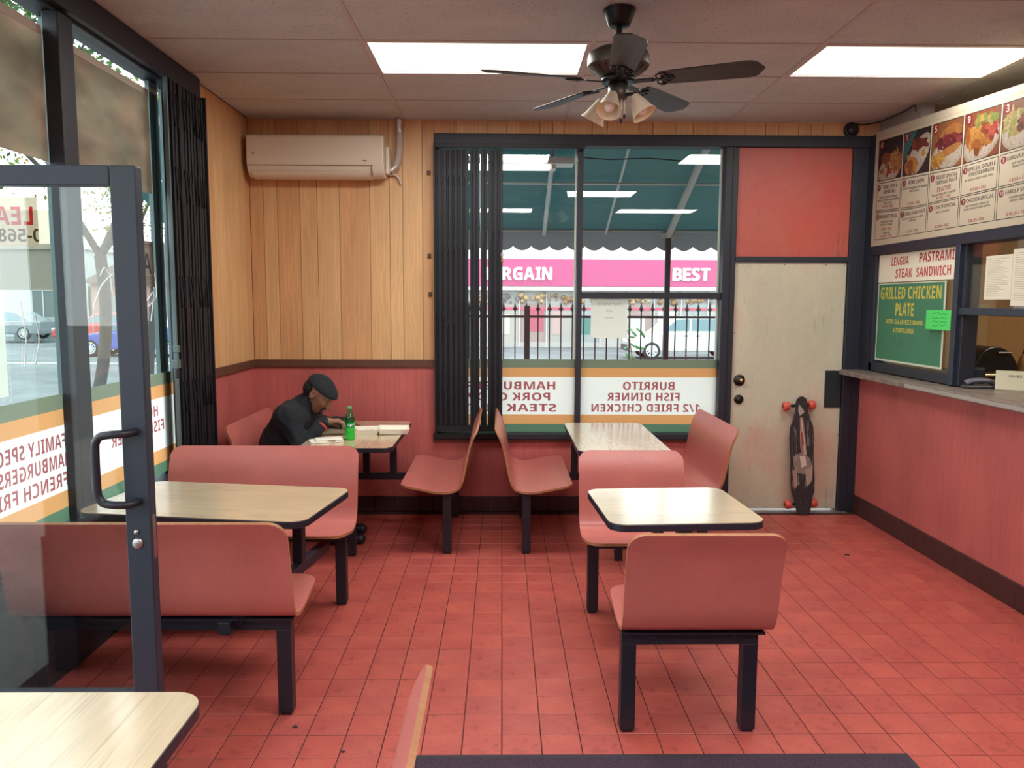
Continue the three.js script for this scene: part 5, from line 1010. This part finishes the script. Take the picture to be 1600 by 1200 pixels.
  const brow = (s) => { const pts = [[0.1, 0.033, 0.014 * s], [0.094, 0.039, 0.03 * s], [0.08, 0.034, 0.047 * s]]; const c = Math.cos(pitch), si = Math.sin(pitch), cy = Math.cos(yawH), sy = Math.sin(yawH); return tube(pts.map(([a, b, z]) => { const x = a * c + b * si, y = -a * si + b * c; return [HC[0] + x * cy + z * sy, HC[1] + y, HC[2] - x * sy + z * cy]; }), 0.0035, 10, 6); };
  part('eyebrow', brow(1), hairM, body); part('eyebrow', brow(-1), hairM, body);
  const cuff = (wr, el, f0, r, m, n, label) => { const d = nrm([0, 1, 2].map((i) => el[i] - wr[i])), a = [0, 1, 2].map((i) => wr[i] + d[i] * f0), b = [0, 1, 2].map((i) => wr[i] + d[i] * (f0 + 0.022)), g = new THREE.TorusGeometry(r, 0.009, 8, 24); g.applyQuaternion(new THREE.Quaternion().setFromUnitVectors(V(0, 0, 1), V(...d))); g.translate(...[0, 1, 2].map((i) => (a[i] + b[i]) / 2)); part(n, g, m, body, label); };
  cuff(J.wrR, J.elR, -0.006, 0.03, std({ color: lin(0.01, 0.13, 0.06), roughness: 0.8 }), 'wristband', 'green wristband'); cuff(J.wrR, J.elR, 0.03, 0.039, std({ color: lin(0.5, 0.05, 0.05), roughness: 0.8 }), 'cuff', 'red cuff');
}

// ================================================================ OUTSIDE
const groundAt = (x, z) => { const d = Math.max(0, Math.max(ZB - z, XL - x)); const t = Math.max(0, Math.min(1, (d - 3) / 24)); return -0.13 - 0.29 * t * t * (3 - 2 * t); };
{
  const g = new THREE.PlaneGeometry(200, 160, 120, 96); g.rotateX(-Q); g.translate(-40, 0, -20);
  const p = g.attributes.position; for (let i = 0; i < p.count; i++) { const inside = p.getX(i) > XL - 0.6 && p.getZ(i) > ZB - 0.6; p.setY(i, inside ? -0.3 : groundAt(p.getX(i), p.getZ(i))); } g.computeVertexNormals(); metreUV(g);
  setMeta(part('street_ground', g, std({ color: lin(0.24, 0.27, 0.285), map: asphaltTex, roughness: 0.9 }), scene), 'pale asphalt street and lot outside', 'street', null, 'structure');
  const s = struct('sidewalk', 'pale concrete sidewalk outside the windows', 'sidewalk');
  part('slab', bx(-5.2, XL - 0.15, -0.35, -0.06, -12, 6), std({ color: lin(0.5, 0.5, 0.48), map: asphaltTex, roughness: 0.9 }), s);
  part('slab', bx(XL - 0.15, 8, -0.35, -0.062, -8.7, ZB - 0.15), std({ color: lin(0.5, 0.5, 0.48), map: asphaltTex, roughness: 0.9 }), s);
  part('kerb', bx(-60, 20, -0.9, -0.34, -25.2, -24.9), std({ color: lin(0.6, 0.6, 0.58), roughness: 0.9 }), s);
}
// building shell above the room so that the sky stays out
{
  const r = struct('roof_1', 'flat roof over the room', 'roof');
  part('deck', bx(XL - 0.3, 6.2, H + 0.25, H + 0.4, ZB - 0.3, ZF + 0.3), M.plaster, r);
}
// ---------------------------------------------------------------- awning behind the back window
{
  const teal = phy({ color: lin(0.12, 0.25, 0.265), roughness: 1, transmission: 0.4, thickness: 0, specularIntensity: 0.2 });
  const t = thing('awning', 'dark green awning with a scalloped valance outside the back window', 'awning');
  const zA = ZB - 0.2, zB = -8.12, yA = 3.16, yB = 2.39, X0 = -3.4, X1 = 4.2;
  const dz = zB - zA, dy = yB - yA, ln = Math.hypot(dz, dy);
  const top = bx(X0, X1, 0, 0.004, -ln, 0); top.rotateX(-Math.atan2(-dy, -dz)); top.translate(0, yA, zA); part('canopy', top, teal, t);
  const sh = new THREE.Shape(); const w = 0.185; let x = X0; sh.moveTo(X0, 0); sh.lineTo(X0, -0.17); while (x < X1 - 0.01) { const n = Math.min(X1, x + w); sh.quadraticCurveTo((x + n) / 2, -0.255, n, -0.17); x = n; } sh.lineTo(X1, 0); sh.closePath();
  const vg = new THREE.ExtrudeGeometry(sh, { depth: 0.003, bevelEnabled: false, curveSegments: 8 }); vg.translate(0, yB, zB); part('valance', vg, phy({ color: lin(0.30, 0.33, 0.35), roughness: 1, transmission: 0.5, thickness: 0, specularIntensity: 0.2 }), t);
  const pipe = std({ color: lin(0.55, 0.58, 0.58), roughness: 0.4, metalness: 0.2 }), dirt = std({ color: lin(0.40, 0.40, 0.38), roughness: 0.5, metalness: 0.3 });
  for (const [xx, r] of [[-2.7, 0.02], [-1.4, 0.02], [-0.2, 0.02], [0.43, 0.022], [1.06, 0.012], [1.7, 0.034], [2.6, 0.02], [3.5, 0.02]]) part('rafter', rod([xx, yA - 0.03 - r, zA], [xx, yB - 0.03 - r, zB + 0.03], r, 10), r > 0.03 ? dirt : pipe, t);
  part('purlin', rod([X0, (yA + yB) / 2 - 0.06, (zA + zB) / 2], [X1, (yA + yB) / 2 - 0.06, (zA + zB) / 2], 0.012, 8), pipe, t);
  part('eave_pipe', rod([X0, yB - 0.015, zB + 0.02], [X1, yB - 0.015, zB + 0.02], 0.012, 8), dirt, t);
  part('shoe', bx(1.63, 1.77, 2.3, 2.36, zB + 0.0, zB + 0.06, 0.005), dirt, t);
  for (const px of [-2.9, 1.70, 3.9]) part('post', bx(px - 0.027, px + 0.027, -0.06, yB - 0.02, zB + 0.006, zB + 0.06, 0.004), M.blackFrame, t);
  setMeta(part('wire', tube([[0.62, 2.86, -6.7], [0.9, 2.85, -6.75], [1.25, 2.87, -6.8], [1.55, 2.85, -6.8], [1.72, 2.87, -6.85]], 0.006, 50, 5), M.black, scene), 'thin black wire sagging under the awning', 'wire');
}
{
  const f = thing('fluorescent_fixture', 'white tube light fixture under the awning at the upper left', 'light fixture', [-0.02, 2.79, -6.72]);
  part('housing', bx(-0.62, 0.62, 0, 0.06, -0.1, 0.1, 0.01), std({ color: lin(0.72, 0.76, 0.76), roughness: 0.4 }), f);
  const tm = std({ color: lin(0.85, 0.85, 0.8), emissive: lin(1, 1, 0.92), emissiveIntensity: 2.0, roughness: 0.4 });
  for (const z of [-0.05, 0.05]) part('light_tube', rod([-0.55, -0.018, z], [0.42, -0.018, z], 0.015, 12), tm, f);
  part('tube_holder', merge([bx(-0.6, -0.56, -0.035, 0, -0.07, 0.07, 0.004), bx(0.43, 0.47, -0.035, 0, -0.07, 0.07, 0.004)]), M.paper, f);
  const l = new THREE.RectAreaLight(lin(1, 1, 0.92), 1.5, 0.95, 0.12); l.position.set(-0.06, -0.036, 0); l.rotation.x = -Q; l.name = 'tube_glow'; f.add(l);
}
// ---------------------------------------------------------------- iron fence
{
  const t = thing('iron_fence', 'black iron fence with spear points outside the back window', 'fence', [0, 0.055, -8.3]);
  const pk = merge([bx(-0.0065, 0.0065, -0.1, 1.5, -0.0065, 0.0065)]), sp = merge([(() => { const g = new THREE.ConeGeometry(0.018, 0.075, 4); g.scale(1, 1, 0.4); g.translate(0, 1.565, 0); return g; })(), bx(-0.024, 0.024, 1.513, 1.53, -0.006, 0.006), bx(-0.01, 0.01, 1.5, 1.52, -0.006, 0.006)]);
  for (let i = -14; i <= 32; i++) { const m = part('picket', pk, M.blackFrame, t); m.position.x = 0.02 + i * 0.1215; if (i % 12 !== 8) part('spear_point', sp, M.blackFrame, m); }
  for (const y of [0.08, 1.43]) part('rail', bx(-1.75, 4.0, y, y + 0.025, -0.012, 0.012), M.blackFrame, t);
  for (const x of [-1.2, 0.268, 2.6]) part('fence_post', bx(x - 0.03, x + 0.03, -0.13, 1.56, -0.03, 0.03, 0.004), M.blackFrame, t);
}
// ---------------------------------------------------------------- vehicles
function car(name, label, cat, o) {
  const t = thing(name, label, cat, o.pos, o.turn, 'parked cars');
  const side = new THREE.Shape(); o.body.forEach(([x, y], i) => (i ? side.lineTo(x, y) : side.moveTo(x, y)));
  const W = 1.72, mk = (shape, w, bev) => { const g = new THREE.ExtrudeGeometry(shape, { depth: w - 2 * bev, bevelEnabled: true, bevelThickness: bev, bevelSize: bev, bevelOffset: -bev, bevelSegments: 3 }); g.translate(0, 0, -w / 2 + bev); return g; };
  const paint = phy({ color: lin(...o.color), roughness: 0.35, clearcoat: 0.8 });
  part('body', mk(side, W, 0.06), paint, t);
  const gl = phy({ color: lin(0.16, 0.25, 0.28), roughness: 0.08 }), cab = new THREE.Shape(); o.cabin.forEach(([x, y], i) => (i ? cab.lineTo(x, y) : cab.moveTo(x, y)));
  const ca = part('cabin', mk(cab, W - 0.14, 0.08), paint, t);
  for (const pane of o.windows) for (const s of [1, -1]) { const ws = new THREE.Shape(); pane.forEach(([x, y], i) => (i ? ws.lineTo(x, y) : ws.moveTo(x, y))); const g = new THREE.ExtrudeGeometry(ws, { depth: 0.012, bevelEnabled: false }); g.translate(0, 0, s * ((W - 0.14) / 2) - 0.006); part('window', g, gl, ca); }
  const R = 0.32, tire = std({ color: lin(0.02, 0.022, 0.026), roughness: 0.8 }), rim = std({ color: lin(0.62, 0.64, 0.66), metalness: 0.5, roughness: 0.4 });
  for (const x of o.wheels) for (const s of [1, -1]) {
    const wg = lathe([[R * 0.64, -0.1], [R * 0.95, -0.1], [R, -0.06], [R, 0.06], [R * 0.95, 0.1], [R * 0.64, 0.1]], 28); wg.rotateX(Q); wg.translate(x, R, s * (W / 2 - 0.09)); const w = part('wheel', wg, tire, t);
    const sp = [(() => { const g = new THREE.TorusGeometry(R * 0.62, 0.02, 6, 28); return g; })(), new THREE.CylinderGeometry(0.06, 0.06, 0.03, 14).rotateX(Q)]; for (let k = 0; k < 9; k++) { const a = k / 9 * 6.283; sp.push(bar([0.04 * Math.cos(a), 0.04 * Math.sin(a), 0], [R * 0.62 * Math.cos(a), R * 0.62 * Math.sin(a), 0], 0.035, 0.02)); }
    part('rim', merge(sp).translate(x, R, s * (W / 2 + 0.005)), rim, w);
  }
  part('door_handle', merge(o.handles.flatMap(([x, y]) => [1, -1].map((s) => bx(x - 0.09, x + 0.09, y - 0.02, y + 0.02, s * W / 2 - 0.015, s * W / 2 + 0.015, 0.006)))), std({ color: lin(0.2, 0.2, 0.22), roughness: 0.5 }), t);
  part('bumper', merge([bx(o.ends[0] - 0.02, o.ends[0] + 0.12, 0.28, 0.52, -W / 2 + 0.06, W / 2 - 0.06, 0.04), bx(o.ends[1] - 0.12, o.ends[1] + 0.02, 0.28, 0.52, -W / 2 + 0.06, W / 2 - 0.06, 0.04)]), o.bump ?? paint, t);
  part('head_lamp', merge([1, -1].map((s) => bx(o.ends[0] + 0.0, o.ends[0] + 0.14, 0.58, 0.7, s * 0.7 - 0.13, s * 0.7 + 0.13, 0.03))), M.steel, t);
  return t;
}
const van = { body: [[-2.2, 0.3], [-2.25, 0.62], [-2.1, 0.82], [-1.2, 0.98], [2.1, 1.0], [2.2, 0.7], [2.15, 0.3]], cabin: [[-1.35, 0.93], [-0.62, 1.5], [-0.4, 1.56], [1.7, 1.56], [1.95, 1.4], [2.12, 0.93]], windows: [[[-1.0, 1.03], [-0.52, 1.44], [-0.05, 1.46], [-0.05, 1.03]], [[0.03, 1.03], [0.03, 1.46], [1.0, 1.46], [1.0, 1.03]], [[1.08, 1.03], [1.08, 1.46], [1.62, 1.44], [1.9, 1.03]]], wheels: [-1.42, 1.45], handles: [[-0.2, 0.86], [0.25, 0.86]], ends: [-2.25, 2.2] };
const sedan = { body: [[-2.2, 0.28], [-2.25, 0.55], [-2.0, 0.76], [-1.0, 0.9], [1.7, 0.94], [2.2, 0.86], [2.22, 0.5], [2.15, 0.28]], cabin: [[-1.15, 0.86], [-0.35, 1.34], [-0.1, 1.4], [0.75, 1.4], [1.05, 1.33], [1.75, 0.88]], windows: [[[-0.82, 0.95], [-0.26, 1.3], [0.12, 1.32], [0.12, 0.95]], [[0.2, 0.95], [0.2, 1.32], [0.72, 1.32], [1.02, 1.22], [1.25, 0.95]]], wheels: [-1.38, 1.38], handles: [[0.0, 0.8], [0.9, 0.8]], ends: [-2.25, 2.22] };
car('parked_van', 'white minivan parked on the street seen through the back window', 'van', { ...van, color: [0.6, 0.6, 0.58], pos: [6.82, groundAt(0, -29), -29], turn: 0.02, bump: std({ color: lin(0.05, 0.055, 0.065), roughness: 0.6 }) });
car('parked_car', 'blue car parked across the street seen past the glass door', 'car', { ...sedan, color: [0.05, 0.10, 0.42], pos: [-13.6, groundAt(-13.6, -29.5), -29.5], turn: 0 });
car('parked_car', 'grey car parked far left by the white building', 'car', { ...sedan, color: [0.16, 0.2, 0.22], pos: [-24.5, groundAt(-24, -39) + 0.15, -39], turn: 0 });
car('parked_car', 'small red car beyond the blue car', 'car', { ...sedan, color: [0.5, 0.05, 0.05], pos: [-18.4, groundAt(-18, -37) + 0.1, -37], turn: 0 });

// ---------------------------------------------------------------- shop across the street
const font = await new FontLoader().loadAsync('fonts/droid/droid_sans_bold.typeface.json');
{
  const t = thing('shop_building', 'white shop across the street with a pink sign band', 'building', [0, -0.70, -36]);
  const wall = std({ color: lin(0.78, 0.78, 0.74), roughness: 0.9 });
  part('upper_wall', bx(-8, 26, 4.3, 9.5, -8, 0), wall, t);
  part('side_wall', bx(-8, 26, 0, 4.3, -8, -0.5), std({ color: lin(0.55, 0.56, 0.54), roughness: 0.9 }), t);
  const fascia = part('sign_band', bx(-8, 26, 3.08, 4.3, -0.3, 0.12, 0.01), std({ color: lin(0.45, 0.075, 0.19), roughness: 0.5 }), t, 'pink sign band');
  const lm = std({ color: lin(0.92, 0.9, 0.88), roughness: 0.6 });
  const word = (s, x, size, sx) => { let cx = x; for (const ch of s) { const g = new TextGeometry(ch, { font, size, depth: 0.06, curveSegments: 4, bevelEnabled: true, bevelThickness: 0.01, bevelSize: 0.012, bevelSegments: 1 }); g.scale(sx, 1, 1); g.computeBoundingBox(); const bb = g.boundingBox; g.translate(cx - bb.min.x, 3.36, 0.12); part('letter', g, lm, fascia); cx += bb.max.x - bb.min.x + size * 0.07; } return cx; };
  word('BARGAIN', -0.93, 0.56, 0.94); word('BEST', 7.78, 0.56, 1.04); word('I', 9.98, 0.56, 1);
  part('soffit', bx(-8, 26, 2.9, 3.08, -0.5, 0.05), wall, t);
  // storefront bays with goods and posters behind mullions
  const cols = [[0.36, 0.35, 0.33], [0.3, 0.33, 0.33], [0.4, 0.38, 0.35], [0.33, 0.26, 0.24]];
  for (let i = 0; i < 22; i++) {
    const x = -7.9 + i * 1.25;
    part('window_pane', bx(x, x + 1.2, 0.5, 2.3, -0.45, -0.4), phy({ color: lin(...cols[i % 4]), roughness: 0.15 }), t);
    part('stall_wall', bx(x, x + 1.2, 0, 0.5, -0.45, -0.35), std({ color: lin(0.38, 0.37, 0.36), roughness: 0.8 }), t);
    part('mullion', bx(x + 1.2, x + 1.25, 0, 2.9, -0.46, -0.33), std({ color: lin(0.5, 0.52, 0.52), roughness: 0.6 }), t);
    const pc = [[0.4, 0.1, 0.14], [0.5, 0.49, 0.45], [0.08, 0.2, 0.18], [0.45, 0.32, 0.3], [0.52, 0.52, 0.5]][Math.floor(rnd() * 5)];
    part('poster', bx(x + rr(0.05, 0.3), x + rr(0.7, 1.1), 0.75 + rr(0, 0.3), 1.5 + rr(0, 0.5), -0.398, -0.385), std({ color: lin(...pc), roughness: 0.7 }), t);
    const gc = [[0.3, 0.18, 0.1], [0.4, 0.26, 0.14], [0.22, 0.2, 0.2], [0.5, 0.35, 0.2]][i % 4];
    const gs = []; for (let k = 0; k < 12; k++) { const s = new THREE.IcosahedronGeometry(rr(0.06, 0.14), 1); s.translate(x + rr(0.05, 1.15), rr(2.32, 2.7), -0.3 + rr(-0.08, 0.05)); gs.push(s); }
    const hg = part('hanging_goods', merge(gs), std({ color: lin(...gc), roughness: 0.8 }), t); hg.userData.kind = 'stuff';
    part('red_band', bx(x, x + 1.2, 2.0, 2.12, -0.39, -0.37), std({ color: lin(0.6, 0.1, 0.15), roughness: 0.7 }), t);
  }
}
// plant between the fence and the street
{
  const t = thing('street_shrub', 'small scruffy green plant beyond the iron fence', 'plant', [1.62, groundAt(1.6, -9.6), -9.6]);
  const lf = std({ color: lin(0.1, 0.28, 0.12), roughness: 0.7 });
  for (let i = 0; i < 20; i++) { const s = new THREE.SphereGeometry(rr(0.03, 0.055), 8, 6); s.scale(1.3, 0.35, 0.8); s.rotateZ(rr(-1, 1)); s.translate(rr(-0.1, 0.1), 0.95 + rr(0, 0.5), rr(-0.1, 0.1)); part('leaf', s, lf, t); }
  part('stem', merge([rod([0, 0, 0], [0.02, 1.1, 0], 0.012, 6), rod([0.02, 0.9, 0], [-0.06, 1.4, 0.02], 0.008, 6)]), std({ color: lin(0.2, 0.14, 0.08), roughness: 0.9 }), t);
}
// ---------------------------------------------------------------- trees beside the left street
const leafGeo = (() => { const g = new THREE.BufferGeometry(); g.setAttribute('position', new THREE.Float32BufferAttribute([-0.5, 0, 0, 0, -0.28, 0.08, 0.5, 0, 0, 0, 0.28, 0.08], 3)); g.setIndex([0, 1, 2, 0, 2, 3]); g.computeVertexNormals(); g.setAttribute('uv', new THREE.Float32BufferAttribute([0, 0.5, 0.5, 0, 1, 0.5, 0.5, 1], 2)); return g; })();
function tree(label, pos, scale, leaves, col) {
  const t = thing('street_tree', label, 'tree', pos, rr(0, 6), 'trees along the left street');
  const bark = std({ color: lin(0.06, 0.058, 0.056), roughness: 0.95, bumpMap: roughNoise, bumpScale: 0.03 });
  const br = [], tips = [];
  const grow = (p, d, len, r, depth) => {
    const q = p.clone().addScaledVector(d, len), mid = p.clone().lerp(q, 0.5).add(V(rr(-0.08, 0.08), 0, rr(-0.08, 0.08)).multiplyScalar(len));
    br.push(new THREE.TubeGeometry(new THREE.QuadraticBezierCurve3(p, mid, q), 5, r, 7, false)); if (depth > 0) tips.push(q.clone(), mid.clone());
    if (depth < 4) { const n = depth === 0 ? 3 : 2 + (rnd() < 0.5); for (let i = 0; i < n; i++) { const a = rr(0, 6.28), s = rr(0.45, 0.8), nd = d.clone().add(V(Math.cos(a) * s, rr(0.0, 0.35), Math.sin(a) * s)).normalize(); grow(q, nd, len * rr(0.62, 0.8), r * 0.62, depth + 1); } }
  };
  grow(V(0, -0.1, 0), V(0.1, 1, 0).normalize(), 2.0 * scale, 0.085 * scale, 0);
  part('trunk', merge(br), bark, t);
  const m = new THREE.InstancedMesh(leafGeo, phy({ color: lin(...col), roughness: 1, transmission: 0.35, thickness: 0, specularIntensity: 0.3 }), leaves), mt = new THREE.Matrix4(), qn = new THREE.Quaternion(), c = new THREE.Color();
  for (let i = 0; i < leaves; i++) { const b = tips[Math.floor(rnd() * tips.length)], s = rr(0.06, 0.11) * scale; qn.setFromEuler(new THREE.Euler(rr(0, 6), rr(0, 6), rr(0, 6))); mt.compose(b.clone().add(V(rr(-0.5, 0.5), rr(-0.35, 0.45), rr(-0.5, 0.5)).multiplyScalar(scale)), qn, V(s, s, s)); m.setMatrixAt(i, mt); c.setRGB(rr(0.6, 1.3), rr(0.75, 1.2), rr(0.5, 1.0)); m.setColorAt(i, c); }
  m.name = 'foliage'; m.userData.kind = 'stuff'; m.castShadow = m.receiveShadow = true; t.add(m);
}
tree('forked grey street tree seen between the door and the pier', [-8.5, groundAt(-8.5, -16.5), -16.5], 1.45, 4500, [0.26, 0.27, 0.09]);
tree('leafy dark tree seen through the upper part of the glass door', [-8.3, groundAt(-8, -11.6), -11.6], 1.25, 7000, [0.07, 0.14, 0.07]);
tree('leafy tree partly hidden behind the lease sign', [-15.5, groundAt(-15, -21), -21], 1.7, 6000, [0.09, 0.16, 0.08]);

tree('yellow-green tree seen right of the glass door by the folding gate', [-9.2, groundAt(-9.2, -20.5), -20.5], 1.15, 6000, [0.24, 0.26, 0.09]);

// ---------------------------------------------------------------- houses across the left street
{
  const b = thing('white_building', 'long pale building across the street on the far left', 'building', [-33, -0.7, -45]);
  const wl = std({ color: lin(0.40, 0.45, 0.45), roughness: 0.9 });
  part('wall', bx(-14, 9.5, 0, 5.2, -8, 0), wl, b); part('parapet', bx(-14.2, 9.7, 5.2, 5.5, -8.2, 0.2), std({ color: lin(0.6, 0.6, 0.58), roughness: 0.8 }), b);
  for (const x of [-9, -5, -1, 3, 7]) { const w = part('window', bx(x - 0.6, x + 0.6, 1.2, 2.9, 0, 0.06), std({ color: lin(0.12, 0.15, 0.15), roughness: 0.4 }), b); part('window_frame', merge([bx(x - 0.66, x + 0.66, 2.9, 2.98, 0, 0.1), bx(x - 0.66, x + 0.66, 1.12, 1.2, 0, 0.1), bx(x - 0.03, x + 0.03, 1.2, 2.9, 0.02, 0.1)]), std({ color: lin(0.5, 0.5, 0.5), roughness: 0.7 }), w); }
  const h = thing('gable_house', 'brownish gabled house behind the street tree', 'house', [-19.2, -0.7, -44]);
  part('wall', bx(-3.6, 4.4, 0, 3.4, -6, 0), std({ color: lin(0.34, 0.22, 0.19), roughness: 0.9 }), h);
  const rf = new THREE.Shape(); rf.moveTo(-4.1, 3.3); rf.lineTo(0.4, 5.6); rf.lineTo(4.9, 3.3); rf.closePath(); const rg = new THREE.ExtrudeGeometry(rf, { depth: 6.6, bevelEnabled: false }); rg.translate(0, 0, -6.3); part('roof', rg, std({ color: lin(0.18, 0.15, 0.14), roughness: 0.9 }), h);
  for (const x of [-2, 0.6, 3]) part('window', bx(x - 0.5, x + 0.5, 1.3, 2.6, 0, 0.05), std({ color: lin(0.2, 0.22, 0.22), roughness: 0.4 }), h);
  const f = thing('street_fence', 'low grey fence in front of the gabled house', 'fence', [-20, -0.7, -40.5]);
  for (let i = 0; i < 30; i++) part('board', bx(-5 + i * 0.36, -5 + i * 0.36 + 0.33, 0, 1.5, -0.03, 0.03), std({ color: lin(0.36, 0.42, 0.42), roughness: 0.9 }), f);
}

renderer.render(scene, camera);
